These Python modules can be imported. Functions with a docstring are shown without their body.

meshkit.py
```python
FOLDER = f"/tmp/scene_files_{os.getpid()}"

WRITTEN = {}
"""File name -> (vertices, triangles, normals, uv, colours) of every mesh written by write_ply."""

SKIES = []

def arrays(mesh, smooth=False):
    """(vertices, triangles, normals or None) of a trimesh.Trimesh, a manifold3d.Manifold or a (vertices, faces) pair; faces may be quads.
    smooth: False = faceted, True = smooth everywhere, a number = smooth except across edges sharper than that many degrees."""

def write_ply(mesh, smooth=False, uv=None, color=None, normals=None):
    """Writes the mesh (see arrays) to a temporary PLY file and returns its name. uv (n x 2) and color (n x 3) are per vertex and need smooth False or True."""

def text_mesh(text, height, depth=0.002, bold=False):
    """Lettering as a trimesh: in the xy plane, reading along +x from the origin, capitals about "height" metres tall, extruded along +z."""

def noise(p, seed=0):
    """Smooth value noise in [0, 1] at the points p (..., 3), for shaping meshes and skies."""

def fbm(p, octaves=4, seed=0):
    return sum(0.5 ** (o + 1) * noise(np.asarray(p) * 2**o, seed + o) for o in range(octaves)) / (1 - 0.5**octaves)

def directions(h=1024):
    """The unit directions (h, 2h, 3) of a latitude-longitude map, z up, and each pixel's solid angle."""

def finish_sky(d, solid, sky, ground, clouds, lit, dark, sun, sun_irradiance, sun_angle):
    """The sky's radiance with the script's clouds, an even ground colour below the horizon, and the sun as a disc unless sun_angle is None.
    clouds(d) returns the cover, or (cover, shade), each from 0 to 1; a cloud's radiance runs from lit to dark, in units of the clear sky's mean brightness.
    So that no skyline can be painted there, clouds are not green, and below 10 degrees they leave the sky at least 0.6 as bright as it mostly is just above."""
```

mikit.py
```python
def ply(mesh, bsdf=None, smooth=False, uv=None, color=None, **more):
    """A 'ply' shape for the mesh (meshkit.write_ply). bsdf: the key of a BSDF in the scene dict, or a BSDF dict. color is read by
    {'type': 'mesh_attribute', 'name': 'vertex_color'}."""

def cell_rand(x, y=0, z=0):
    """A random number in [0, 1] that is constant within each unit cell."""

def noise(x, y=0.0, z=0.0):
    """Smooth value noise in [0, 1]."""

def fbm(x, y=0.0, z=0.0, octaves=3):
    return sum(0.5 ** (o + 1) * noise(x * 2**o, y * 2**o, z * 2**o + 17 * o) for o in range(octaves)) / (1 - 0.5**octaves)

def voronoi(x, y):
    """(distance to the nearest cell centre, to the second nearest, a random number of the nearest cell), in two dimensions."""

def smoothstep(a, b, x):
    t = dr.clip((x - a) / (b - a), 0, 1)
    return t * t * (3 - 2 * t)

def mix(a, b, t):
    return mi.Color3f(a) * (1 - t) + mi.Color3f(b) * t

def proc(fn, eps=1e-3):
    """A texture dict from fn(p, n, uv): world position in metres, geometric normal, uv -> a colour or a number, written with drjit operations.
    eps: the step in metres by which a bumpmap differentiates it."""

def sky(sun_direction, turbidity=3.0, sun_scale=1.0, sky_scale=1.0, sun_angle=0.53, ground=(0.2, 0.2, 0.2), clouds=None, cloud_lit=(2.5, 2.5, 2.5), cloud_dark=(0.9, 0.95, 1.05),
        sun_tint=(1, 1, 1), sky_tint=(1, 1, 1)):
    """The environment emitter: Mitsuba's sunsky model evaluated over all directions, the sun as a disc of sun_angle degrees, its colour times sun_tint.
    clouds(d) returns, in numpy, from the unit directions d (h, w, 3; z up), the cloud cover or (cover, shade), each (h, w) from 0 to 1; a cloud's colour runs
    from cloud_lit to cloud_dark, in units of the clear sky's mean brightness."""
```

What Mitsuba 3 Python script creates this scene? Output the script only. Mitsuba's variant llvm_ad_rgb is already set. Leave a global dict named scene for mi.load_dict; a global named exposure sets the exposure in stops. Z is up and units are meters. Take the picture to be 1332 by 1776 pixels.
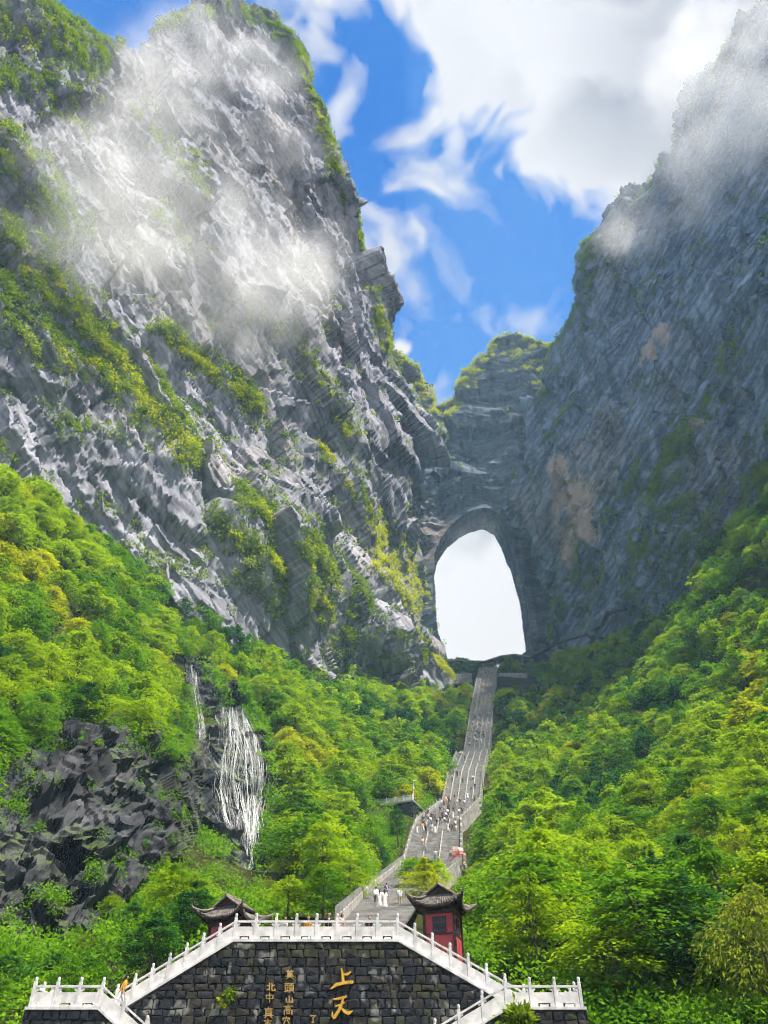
import math, random
import numpy as np, trimesh, manifold3d, shapely
import drjit as dr, mitsuba as mi
import mikit, meshkit
from scipy.interpolate import PchipInterpolator, RBFInterpolator
from scipy.spatial import cKDTree
T = mi.ScalarTransform4f
rng = np.random.default_rng(7); random.seed(7)
scene, labels = {}, {}

# ---------------------------------------------------------------- camera, sky, sun, exposure
PITCH, FPX, W0, H0 = math.radians(40.0), 1394.0, 1332, 1776
EYE = np.array([0, 0, 1.6])
FWD = np.array([0, math.cos(PITCH), math.sin(PITCH)]); UP = np.array([0, -math.sin(PITCH), math.cos(PITCH)])
HAZE = 0.00016
scene['haze_air'] = {'type': 'homogeneous', 'albedo': {'type': 'rgb', 'value': [.93, .95, .97]}, 'sigma_t': {'type': 'rgb', 'value': [HAZE * .6, HAZE, HAZE * 1.5]}}
scene['camera'] = {'type': 'perspective', 'fov': 2 * math.degrees(math.atan(W0 / 2 / FPX)), 'fov_axis': 'x', 'near_clip': 0.5, 'far_clip': 6000.0,
                   'to_world': T().look_at(origin=EYE.tolist(), target=(EYE + FWD).tolist(), up=[0, 0, 1]), 'medium': {'type': 'ref', 'id': 'haze_air'}}
SUN = np.array([.36, -.22, .905])
exposure = 3.1

def sky_clouds(d):
    el = np.degrees(np.arcsin(np.clip(d[..., 2], -1, 1)))
    t = 1.0 / np.maximum(d[..., 2], .08)                       # where each direction meets the cloud deck
    q = np.stack([d[..., 0] * t, d[..., 1] * t, 0 * t], -1); x, y = q[..., 0], q[..., 1]
    w1 = meshkit.fbm(q * 5 + 9, 5, 5) - .5; w2 = meshkit.fbm(q * 5 + 77, 5, 8) - .5; w = w1
    qq = q + np.stack([w1, w2, 0 * w1], -1) * .22
    n = meshkit.fbm(qq * 11.0 + 3, 7, 11) - .5
    def blob(cx, cy, rx, ry, turn=0):
        c, s = math.cos(turn), math.sin(turn); u, v = (x - cx) * c + (y - cy) * s, -(x - cx) * s + (y - cy) * c
        return np.exp(-((u / rx) ** 2 + (v / ry) ** 2))
    edge = (.375 + .72 * x - y) / .07                           # the big bank: everything nearer the zenith than this line
    bank = np.clip(edge * .9 + n * 5.5 + w2 * 2 + .1, 0, 1)
    field = np.clip((n + w * .8 + .04) * 4, 0, 1) * np.clip((np.hypot(x - .12, y - .66) - .42) / .12, 0, 1)
    wisps = np.clip(blob(-.05, .43, .022, .11, .45) * 1.5 + n * 4 - .75, 0, 1) * .85
    wisps = np.maximum(wisps, np.clip(blob(.09, .47, .018, .032) * 1.4 + n * 5 - .8, 0, 1) * .8)
    wisps = np.maximum(wisps, np.clip(blob(.020, .80, .03, .016) * 1.9 + n * 5 - .7, 0, 1))
    wisps = np.maximum(wisps, np.clip(blob(.205, .75, .05, .03) * 1.0 + n * 6 - .6, 0, 1) * .5)
    cover = np.maximum(np.maximum(bank, field), wisps)
    low = np.clip((43 - el + w * 6) / 5, 0, 1) * np.clip(d[..., 1] / np.maximum(np.hypot(d[..., 0], d[..., 1]), 1e-6) * 2 - .6, 0, 1)
    cover = np.maximum(cover, low)
    shade = np.clip((meshkit.fbm(qq * 8 + 40, 6, 3) - .44) * 5, 0, 1) * np.clip(edge * .5 - .1, 0, 1) * .5
    shade = np.clip(np.maximum(shade, 1.5 * blob(.46, .30, .14, .12)) + n * .5, 0, 1) * (1 - low)
    return cover, shade
scene['sky'] = mikit.sky(SUN, turbidity=2.6, clouds=sky_clouds, cloud_lit=(1.72, 1.78, 1.88), cloud_dark=(.46, .53, .70), sky_tint=(.10, .51, .88), sun_tint=(.88, .99, 1.18))

# ---------------------------------------------------------------- helpers
def ray(px, py):
    return np.array([(px - W0 / 2) / FPX, 0, 0]) + UP * ((H0 / 2 - py) / FPX) + FWD
def at(px, py, D):
    """the point at horizontal range D seen in the photograph's pixel"""
    d = ray(px, py)
    return EYE + d * (D / math.hypot(d[0], d[1]))
def at_y(px, py, y):
    d = ray(px, py); return EYE + d * (y / d[1])
def project(p):
    p = np.asarray(p, float) - EYE; z = p @ FWD
    z = np.where(z > 1, z, 1)
    return np.stack([W0 / 2 + FPX * p[..., 0] / z, H0 / 2 - FPX * (p @ UP) / z], -1)

def note(key, label=None, category=None, group=None, kind=None):
    e = {k: v for k, v in (('label', label), ('category', category), ('group', group), ('kind', kind)) if v}
    if e: labels[key] = {**labels.get(key, {}), **e}
def add(key, mesh, bsdf, smooth=False, **kw):
    scene[key] = mikit.ply(mesh, bsdf, smooth=smooth)
    note(key, **kw)
    return key
_count = {}
def numbered(name):
    n = _count.get(name, -1) + 1; _count[name] = n
    return name if n == 0 else f'{name}_{n:03d}'

# ---------------------------------------------------------------- materials
def two(b): return {'type': 'twosided', 'b': b}
def rock_fn(a, b, warm, streak, ang, sunlit_streaks=(), stri=.5):
    ca, sa = math.cos(ang), math.sin(ang)
    def fn(p, n, uv):
        u = p.x * ca + p.z * sa; v = -p.x * sa + p.z * ca
        k = mikit.fbm(u * .05, p.y * .05, v * .16, 4)
        f = mikit.fbm(u * .5, p.y * .5, v * 1.3, 3)
        c = mikit.mix(a, b, mikit.smoothstep(.3, .7, k * .6 + f * .4))
        wv = mikit.fbm(p.x * .025 + 5, p.y * .025, p.z * .012, 3)
        c = mikit.mix(c, warm, mikit.smoothstep(.52, .68, wv) * .75 * mikit.smoothstep(.3, .6, f))
        g = mikit.fbm(u * .07, p.y * .12, v * .62 + 40, 4)
        c = c * (1.12 - stri + stri * 1.1 * mikit.smoothstep(.34, .64, g))
        st = mikit.fbm(p.x * .22 + 31, p.y * .22, p.z * .018, 3)
        c = c * (1 - streak * mikit.smoothstep(.5, .7, st))
        for sx, sz, rx, rz in sunlit_streaks:                            # beige sunlit streaks on the cliff, painted into the rock colour
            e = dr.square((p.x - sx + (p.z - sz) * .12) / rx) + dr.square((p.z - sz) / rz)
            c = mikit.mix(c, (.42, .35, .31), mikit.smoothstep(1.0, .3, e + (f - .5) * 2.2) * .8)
        moss = mikit.smoothstep(.35, .75, mi.Float(n.z)) * mikit.smoothstep(.35, .55, mikit.noise(p.x * .15, p.y * .15, p.z * .15))
        return mikit.mix(c, (.07, .10, .03), moss * .7)
    return fn
def rock(key, *a):
    scene[key] = two({'type': 'diffuse', 'reflectance': mikit.proc(rock_fn(*a))})
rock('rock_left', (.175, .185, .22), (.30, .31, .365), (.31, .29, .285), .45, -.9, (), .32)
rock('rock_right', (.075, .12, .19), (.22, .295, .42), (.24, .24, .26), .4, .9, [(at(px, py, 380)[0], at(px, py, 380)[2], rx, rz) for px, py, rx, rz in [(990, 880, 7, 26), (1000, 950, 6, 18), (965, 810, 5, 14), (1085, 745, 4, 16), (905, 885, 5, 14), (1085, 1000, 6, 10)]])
rock('rock_arch', (.055, .07, .095), (.14, .17, .215), (.26, .21, .18), .4, .15, (), .18)
rock('rock_near', (.025, .03, .038), (.085, .09, .10), (.24, .21, .18), .5, 1.1)
def ground_fn(p, n, uv):
    k = mikit.fbm(p.x * .3, p.y * .3, p.z * .3, 3)
    return mikit.mix((.02, .025, .010), (.045, .05, .018), k)
scene['soil'] = two({'type': 'diffuse', 'reflectance': mikit.proc(ground_fn)})

# ---------------------------------------------------------------- lofted rock masses
def loft(cols, nu, nv, close_back=60.0, closed=True):
    """cols: list of columns, each a list of world points from bottom to top, all of one length -> fine grid (nv, nu, 3)"""
    g = np.array(cols, float)                                   # C, R, 3
    def fine(k, n):                                             # even spacing along the mean chord length
        d = np.concatenate([[0], np.cumsum(k)]); return d, np.linspace(0, d[-1], n)
    dr_, rr = fine(np.linalg.norm(np.diff(g, axis=1), axis=2).mean(0), nv)
    g = PchipInterpolator(dr_, g, axis=1)(rr)
    dc, cc = fine(np.linalg.norm(np.diff(g, axis=0), axis=2).mean(1), nu)
    return PchipInterpolator(dc, g, axis=0)(cc).transpose(1, 0, 2)
def grid_faces(nv, nu):
    i, j = np.meshgrid(np.arange(nv - 1), np.arange(nu - 1), indexing='ij')
    a = i * nu + j
    q = np.stack([a, a + 1, a + nu + 1, a + nu], -1).reshape(-1, 4)
    return np.vstack([q[:, [0, 1, 2]], q[:, [0, 2, 3]]])
def normals_of(v, f):
    n = np.zeros_like(v); c = np.cross(v[f[:, 1]] - v[f[:, 0]], v[f[:, 2]] - v[f[:, 0]])
    for k in range(3): np.add.at(n, f[:, k], c)
    return n / (np.linalg.norm(n, axis=1, keepdims=True) + 1e-9)
def facets(v, size, amp, seed, frame, tilt=1.0, ref=None):
    """broken rock: every block of about `size` metres stands out or back and leans its own way"""
    r = np.random.default_rng(seed)
    q = v @ frame.T / size
    lo, hi = q.min(0), q.max(0)
    key = np.floor(q).astype(int)
    cells = np.unique(np.concatenate([key + np.array(o) for o in np.ndindex(3, 3, 3)]) - 1, axis=0) if len(v) < 1 else np.unique(key, axis=0)
    seeds = cells + r.random((len(cells), 3))
    d, i = cKDTree(seeds).query(q)
    off = r.normal(0, 1, len(seeds)) * .55; t = r.normal(0, 1, (len(seeds), 3)) * tilt
    return amp * (off[i] + (t[i] * (q - seeds[i])).sum(1))
def strata(ang, squash, az=0.0):
    """rows scale and turn: strata that dip by ang in the x-z plane, blocks long along them"""
    ca, sa = math.cos(ang), math.sin(ang)
    return np.array([[ca * squash, 0, sa * squash], [0, 1, 0], [-sa, 0, ca]])
def band_weight(pix, bands):
    w = np.zeros(len(pix))
    for pts, half, k in bands:
        ls = shapely.LineString(pts) if len(pts) > 1 else shapely.Point(pts[0])
        near = np.nonzero((pix[:, 0] > min(p[0] for p in pts) - 3 * half) & (pix[:, 0] < max(p[0] for p in pts) + 3 * half) & (pix[:, 1] > min(p[1] for p in pts) - 3 * half) & (pix[:, 1] < max(p[1] for p in pts) + 3 * half))[0]
        d = shapely.distance(ls, shapely.points(pix[near]))
        w[near] = np.maximum(w[near], k * np.exp(-(d / half) ** 2))
    return w
LB = [([(250,190),(300,260),(345,320)], 20, .35), ([(280,370),(345,440)], 16, .35), ([(440,540),(500,580),(560,670),(610,760)], 19, 1), ([(610,760),(625,850),(640,910)], 9, 1), ([(280,570),(350,630),(445,710)], 16, .8),
      ([(545,770),(600,840),(640,930)], 10, .7), ([(380,920),(450,960),(520,1040),(600,1090),(660,1140)], 30, 1), ([(430,860),(500,920),(590,1010),(650,1090)], 22, .8), ([(420,1000),(520,1090)], 18, .5),
      ([(180,80),(240,50),(300,40),(400,16),(465,38),(505,78)], 9, 1.2), ([(508,85),(548,170),(578,290),(610,370),(640,470),(668,600)], 9, 1.3), ([(255,700),(330,800)], 16, .6), ([(470,740),(500,800)], 12, .4), ([(700,1110),(780,1170)], 14, .8)]
BB = [([(0,30),(60,40),(120,70),(160,100)], 32, 1), ([(0,130),(60,140),(120,170)], 24, .7), ([(0,260),(60,330),(100,420)], 26, .9), ([(0,420),(100,520),(180,620),(250,700),(325,785)], 32, 1.1), ([(0,560),(100,620)], 30, .9), ([(0,500),(60,560)], 40, .8), ([(100,740),(230,760)], 24, .3), ([(55,8),(110,35),(167,88)], 9, 1.3)]
RB = [([(1022,430),(1016,540),(968,620),(942,690)], 17, 1.3), ([(1190,750),(1145,840),(1175,900)], 30, 1.3), ([(1300,560),(1240,700),(1200,780)], 11, .9), ([(1015,970),(1000,1030),(960,1090)], 26, .8), ([(1110,960),(1120,990)], 18, 1), ([(960,760),(1000,700)], 14, .6), ([(1060,900),(1110,820)], 14, .7), ([(1050,470),(1100,520)], 18, .5), ([(1150,290),(1222,150),(1270,85)], 8, .8), ([(1080,395),(1150,300)], 8, .8), ([(1120,1030),(1230,940),(1332,850)], 26, .8)]
ROCKS = {}
def rock_mass(key, cols, nu, nv, bsdf, frame, amps, seed, out, ledges=None, push=5.0, smooth=True, **kw):
    g = loft(cols, nu, nv); v = g.reshape(-1, 3); f = grid_faces(nv, nu); n = normals_of(v, f)
    if n[len(n) // 2] @ out < 0: f = f[:, ::-1]; n = -n
    base = v.copy()
    if ledges:                                            # the ribs and ledges that the shrubs stand on
        v = v + n * (push * band_weight(project(base), [(p, h * 1.3, min(k, 1)) for p, h, k in ledges]))[:, None]
    for k, (size, amp) in enumerate(amps):
        if size > 60: dsp = amp * (meshkit.fbm(base / size + seed, 3, seed) - .5) * 2
        else: dsp = facets(base + n * 0, size, amp, seed * 10 + k, frame)
        v = v + n * dsp[:, None]
    ROCKS[key] = (v, f)
    add(key, (v, f), bsdf, smooth=smooth, **kw)
    return g

A = at
left_cols = [
    [A(-420,1300,140), A(-420,900,180), A(-400,600,200), A(-380,300,215), A(-330,50,230), A(-250,-200,245), A(-250,-200,330)+[0,0,-180]],
    [A(0,1150,185), A(0,820,205), A(0,600,215), A(0,350,225), A(20,150,240), A(60,-20,250), A(60,-20,340)+[0,0,-200]],
    [A(190,1150,195), A(190,900,212), A(180,650,222), A(175,400,235), A(172,200,245), A(178,75,252), A(178,75,350)+[0,0,-220]],
    [A(380,1200,205), A(370,1000,218), A(350,750,232), A(320,480,245), A(300,220,255), A(295,42,262), A(295,42,360)+[0,0,-240]],
    [A(520,1200,240), A(510,1080,250), A(490,800,262), A(450,500,272), A(420,230,275), A(400,14,280), A(400,14,370)+[0,0,-240]],
    [A(640,1220,300), A(640,1110,305), A(620,850,315), A(560,520,305), A(500,250,290), A(462,34,283), A(462,34,375)+[0,0,-240]],
    [A(748,1180,395), A(712,960,385), A(738,745,390), A(660,560,365), A(583,310,320), A(505,75,285), A(485,75,380)+[0,0,-240]],
    [A(700,1180,470), A(650,960,460), A(640,745,460), A(580,560,440), A(500,310,400), A(440,100,380), A(440,100,400)+[0,0,-200]],
]
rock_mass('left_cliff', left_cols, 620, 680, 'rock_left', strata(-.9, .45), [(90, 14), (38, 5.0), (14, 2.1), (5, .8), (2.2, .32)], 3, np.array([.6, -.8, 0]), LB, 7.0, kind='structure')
butt_cols = [
    [A(-500,1200,120), A(-480,900,150), A(-450,600,170), A(-400,300,190), A(-330,60,205), A(-260,-120,215), A(-260,-120,300)+[0,0,-120]],
    [A(-150,1200,150), A(-150,860,175), A(-140,600,185), A(-120,340,200), A(-80,100,212), A(-30,-70,222), A(-30,-70,300)+[0,0,-120]],
    [A(0,1200,165), A(0,820,190), A(0,640,196), A(10,380,207), A(30,150,218), A(55,8,226), A(55,8,300)+[0,0,-130]],
    [A(180,1200,190), A(180,900,205), A(150,680,208), A(95,420,214), A(100,200,224), A(125,40,232), A(125,40,310)+[0,0,-130]],
    [A(330,1150,205), A(325,860,216), A(225,650,220), A(150,440,224), A(150,230,232), A(167,88,238), A(160,90,320)+[0,0,-130]],
    [A(300,1150,250), A(300,900,250), A(190,660,250), A(100,440,255), A(100,230,265), A(120,110,270), A(110,110,330)+[0,0,-130]],
]
rock_mass('left_buttress', butt_cols, 330, 430, 'rock_left', strata(-.9, .45), [(70, 8), (26, 2.6), (10, 1.6), (4, .8), (2, .45)], 4, np.array([.5, -.8, 0]), BB, 5.0, kind='structure')
right_cols = [
    [A(985,1180,500), A(960,900,500), A(1000,670,500), A(1090,500,470), A(1090,430,450), A(1230,290,420), A(1300,150,400), A(1340,85,390), A(1340,85,390)+[60,20,-200]],
    [A(985,1180,400), A(922,900,412), A(945,670,425), A(1022,500,385), A(1018,432,368), A(1150,290,340), A(1222,150,320), A(1280,70,312), A(1280,70,390)+[60,40,-200]],
    [A(1000,1180,380), A(985,950,375), A(1030,760,370), A(1090,600,355), A(1115,500,342), A(1205,330,325), A(1285,150,310), A(1350,-30,306), A(1350,-30,380)+[60,40,-200]],
    [A(1100,1150,340), A(1110,980,330), A(1150,800,320), A(1190,640,310), A(1215,490,300), A(1290,330,292), A(1370,130,288), A(1450,-110,286), A(1450,-110,370)+[60,40,-200]],
    [A(1250,1080,285), A(1250,930,275), A(1280,780,265), A(1310,620,258), A(1345,470,252), A(1400,320,248), A(1460,120,250), A(1540,-140,255), A(1540,-140,340)+[60,40,-200]],
    [A(1450,1000,230), A(1480,850,220), A(1500,700,215), A(1540,540,210), A(1580,400,208), A(1620,300,205), A(1650,150,205), A(1680,0,205), A(1680,0,300)+[60,40,-200]],
]
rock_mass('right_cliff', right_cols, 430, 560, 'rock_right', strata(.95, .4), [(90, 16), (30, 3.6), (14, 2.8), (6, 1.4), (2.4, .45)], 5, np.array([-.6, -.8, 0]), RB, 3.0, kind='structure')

# ---------------------------------------------------------------- the arch rock: a fin pierced by the cave
YF = 425.0
def xz(px, py, y=YF): p = at_y(px, py, y); return p[0], p[2]
top = [(560,700),(640,640),(672,612),(690,616),(715,626),(745,668),(773,722),(784,694),(802,664),(835,613),(868,588),(905,581),(940,590),(968,603),(1040,640),(1060,760)]
fin = shapely.Polygon([xz(*p) for p in top] + [xz(1060, 1260), xz(560, 1260)])
hole_px = [(786,1152),(778,1130),(766,1092),(762,1054),(760,1010),(759,964),(768,938),(786,914),(804,898),(823,888),(843,884),(860,892),(872,914),(886,950),(895,980),(903,1006),(909,1042),(914,1075),(916,1100),(911,1122),(893,1136),(880,1152)]
hole = shapely.Polygon([xz(*p) for p in hole_px]).buffer(6).buffer(-8).buffer(4.2)
def prism(poly, y0, y1):
    cs = manifold3d.CrossSection([np.array(poly.exterior.coords)[:-1]], manifold3d.FillRule.NonZero)
    return cs.extrude(y1 - y0).rotate([90, 0, 0]).translate([0, y1, 0])
rockfin = prism(fin, YF, YF + 25) - prism(hole, YF - 30, YF + 90)
rockfin = rockfin.refine_to_length(2.4)
mm = rockfin.to_mesh(); v, f = mm.vert_properties[:, :3].astype(float), mm.tri_verts
n = normals_of(v, f); base = v.copy()
fr = strata(.15, .35)
near_hole = np.clip(shapely.distance(hole.exterior, shapely.points(base[:, 0], base[:, 2])) / 9 - .1, .12, 1)
dsp = 10 * (meshkit.fbm(base / 45 + 3, 3, 9) - .5) + facets(base, 20, 2.6, 90, fr) + facets(base, 11, 1.8, 91, fr) + facets(base, 4.5, .9, 92, fr)
pxf = project(base)                                          # the hollow over the arch and the bulging brow above it
def dent(cx, cy, rx, ry): return np.exp(-((pxf[:, 0] - cx) / rx) ** 2 - ((pxf[:, 1] - cy) / ry) ** 2)
dsp += -13 * dent(826, 775, 38, 26) + 5 * dent(840, 728, 60, 12) + 6 * dent(815, 838, 42, 12) - 7 * dent(850, 870, 30, 14) + 5 * dent(890, 800, 20, 70) - 6 * dent(768, 830, 14, 80)
v = v + n * (dsp * near_hole)[:, None]
ROCKS['arch_rock'] = (v, f)
add('arch_rock', (v, f), 'rock_arch', kind='structure')


# ---------------------------------------------------------------- the stairway's line, then the ground under everything
STATIONS = [((585,1612),(700,1612),58), ((632,1556),(735,1558),95), ((699,1497),(800,1500),140), ((714,1443),(801,1452),156), ((723,1421),(800,1430),163), ((768,1391),(833,1391),182),
            ((777,1343),(837,1341),214), ((792,1307),(846,1305),248), ((806,1300),(848,1300),252), ((816,1235),(855,1235),318), ((825,1187),(860,1187),370), ((832,1158),(862,1158),402)]
SL, SR = [], []
for l, r, D in STATIONS:
    a, b = at(*l, D), at(*r, D); z = (a[2] + b[2]) / 2; a[2] = b[2] = z; SL.append(a); SR.append(b)
SL, SR = np.array(SL), np.array(SR); SC = (SL + SR) / 2
ctrl = [at(*p) for p in [
    (-250,900,130), (0,875,172), (80,890,182), (150,955,192), (250,1030,202), (330,1055,207), (400,1135,220), (480,1145,245), (560,1165,280), (650,1195,310), (720,1205,350), (785,1225,385),
    (-200,1100,120), (0,1050,145), (150,1090,152), (300,1140,180), (-150,1300,100), (0,1250,116), (150,1255,124), (270,1225,140), (60,1290,108), (200,1290,116), (-100,1610,82), (0,1620,88), (100,1600,93), (240,1490,103), (285,1400,110),
    (100,1690,74), (350,1600,82), (0,1730,68), (-200,1700,60), (420,1585,75), (330,1152,192), (400,1205,182), (370,1300,166), (445,1300,170), (330,1430,146), (455,1430,152), (425,1530,132), (300,1500,122),
    (560,1210,250), (600,1310,205), (520,1410,155), (650,1420,165), (560,1510,115), (620,1560,100), (500,1575,85), (690,1330,215), (740,1270,270), (700,1210,330),
    (1332,890,202), (1230,970,238), (1180,1070,276), (1100,1110,306), (1035,1140,346), (960,1170,380), (890,1215,380), (900,1310,265), (1000,1265,270), (1150,1215,250), (1332,1120,190), (1500,900,180),
    (900,1460,165), (1050,1410,175), (1200,1360,165), (1332,1310,140), (1480,1300,120), (850,1560,108), (1000,1560,112), (1150,1560,110), (1332,1560,98), (900,1670,74), (1100,1710,74), (1332,1760,62), (1500,1700,60), (1020,1790,58)]]
ctrl += list(SC - [0, 0, 1.6]) + list(SL - [2, 0, 2.2]) + list(SR + [2, 0, -2.2])
ctrl += [np.array(p, float) for p in [(-15, 46, .5), (15, 46, .5), (0, 48, .5), (-8, 50, 1), (5, 50, 1), (-24, 47, 3), (16, 47, 3), (-32, 46, 5), (28, 46, 4), (0, 25, .1), (0, 0, 0), (-30, 10, 1), (30, 10, 1), (0, -60, 0), (-120, 0, 12), (120, 0, 12), (-8, 58, 11.5), (4, 58, 11.5), (-19, 57, 7.5), (11, 57, 8), (-300, 100, 110), (300, 100, 110),
          (-150, 330, 150), (0, 445, 220), (40, 412, 228), (80, 420, 226), (40, 520, 160), (-100, 520, 160), (220, 350, 170), (300, 300, 170), (-250, 250, 150), (0, -300, 0), (-300, -200, 10), (300, -200, 10), (-600, 300, 60), (600, 300, 60), (0, 900, 60), (500, 800, 40), (-500, 800, 40)]]
ctrl = np.array(ctrl)
gx = np.concatenate([np.linspace(-890, -260, 22)[:-1], np.linspace(-260, 260, 270), np.linspace(260, 890, 22)[1:]])
gy = np.concatenate([np.linspace(-640, -20, 20)[:-1], np.linspace(-20, 470, 250), np.linspace(470, 1140, 22)[1:]])
X, Y = np.meshgrid(gx, gy)
rbf = RBFInterpolator(ctrl[:, :2] / 100, ctrl[:, 2], kernel='linear', smoothing=.004, neighbors=40)
Z = rbf(np.stack([X.ravel(), Y.ravel()], 1) / 100).reshape(X.shape)
from scipy.interpolate import RegularGridInterpolator
from scipy.ndimage import gaussian_filter
Z = gaussian_filter(Z, 1.2)
ground_z = RegularGridInterpolator((gy, gx), Z, bounds_error=False, fill_value=0.0)
def gz(x, y): return ground_z(np.stack([np.atleast_1d(y), np.atleast_1d(x)], -1))
P3 = np.stack([X, Y, Z], -1).reshape(-1, 3)
P3[:, 2] += (meshkit.fbm(P3 / 6, 3, 2) - .5) * 1.6 * (np.hypot(P3[:, 0], P3[:, 1]) > 62)
add('ground', (P3, grid_faces(*X.shape)), 'soil', smooth=True, kind='structure')

# ---------------------------------------------------------------- leaves, trees
def leaf_bsdf(key, lo, hi, trans=.55):
    def fn(p, n, uv):
        k = mikit.noise(p.x * .21, p.y * .21, p.z * .21) * .6 + mikit.noise(p.x * 1.9, p.y * 1.9, p.z * 1.9) * .4
        return mikit.mix(lo, hi, mikit.smoothstep(.2, .8, k))
    scene[key] = {'type': 'principledthin', 'base_color': mikit.proc(fn), 'roughness': .55, 'diff_trans': trans, 'spec_trans': 0.0, 'eta': 1.3}
leaf_bsdf('leaf_lime', (.18, .32, .006), (.38, .54, .010), .9)
leaf_bsdf('leaf_green', (.08, .22, .008), (.19, .38, .014), .8)
leaf_bsdf('leaf_deep', (.024, .10, .018), (.065, .20, .025), .6)
leaf_bsdf('leaf_gold', (.30, .37, .006), (.52, .57, .010), .9)
leaf_bsdf('leaf_olive', (.13, .19, .014), (.29, .35, .03), .8)
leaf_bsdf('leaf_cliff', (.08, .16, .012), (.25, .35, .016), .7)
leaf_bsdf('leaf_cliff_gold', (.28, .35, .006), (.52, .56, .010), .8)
def bark_fn(p, n, uv): return mikit.mix((.05, .04, .03), (.16, .14, .11), mikit.fbm(p.x * 3, p.y * 3, p.z * .8, 3))
scene['bark'] = two({'type': 'diffuse', 'reflectance': mikit.proc(bark_fn)})

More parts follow.
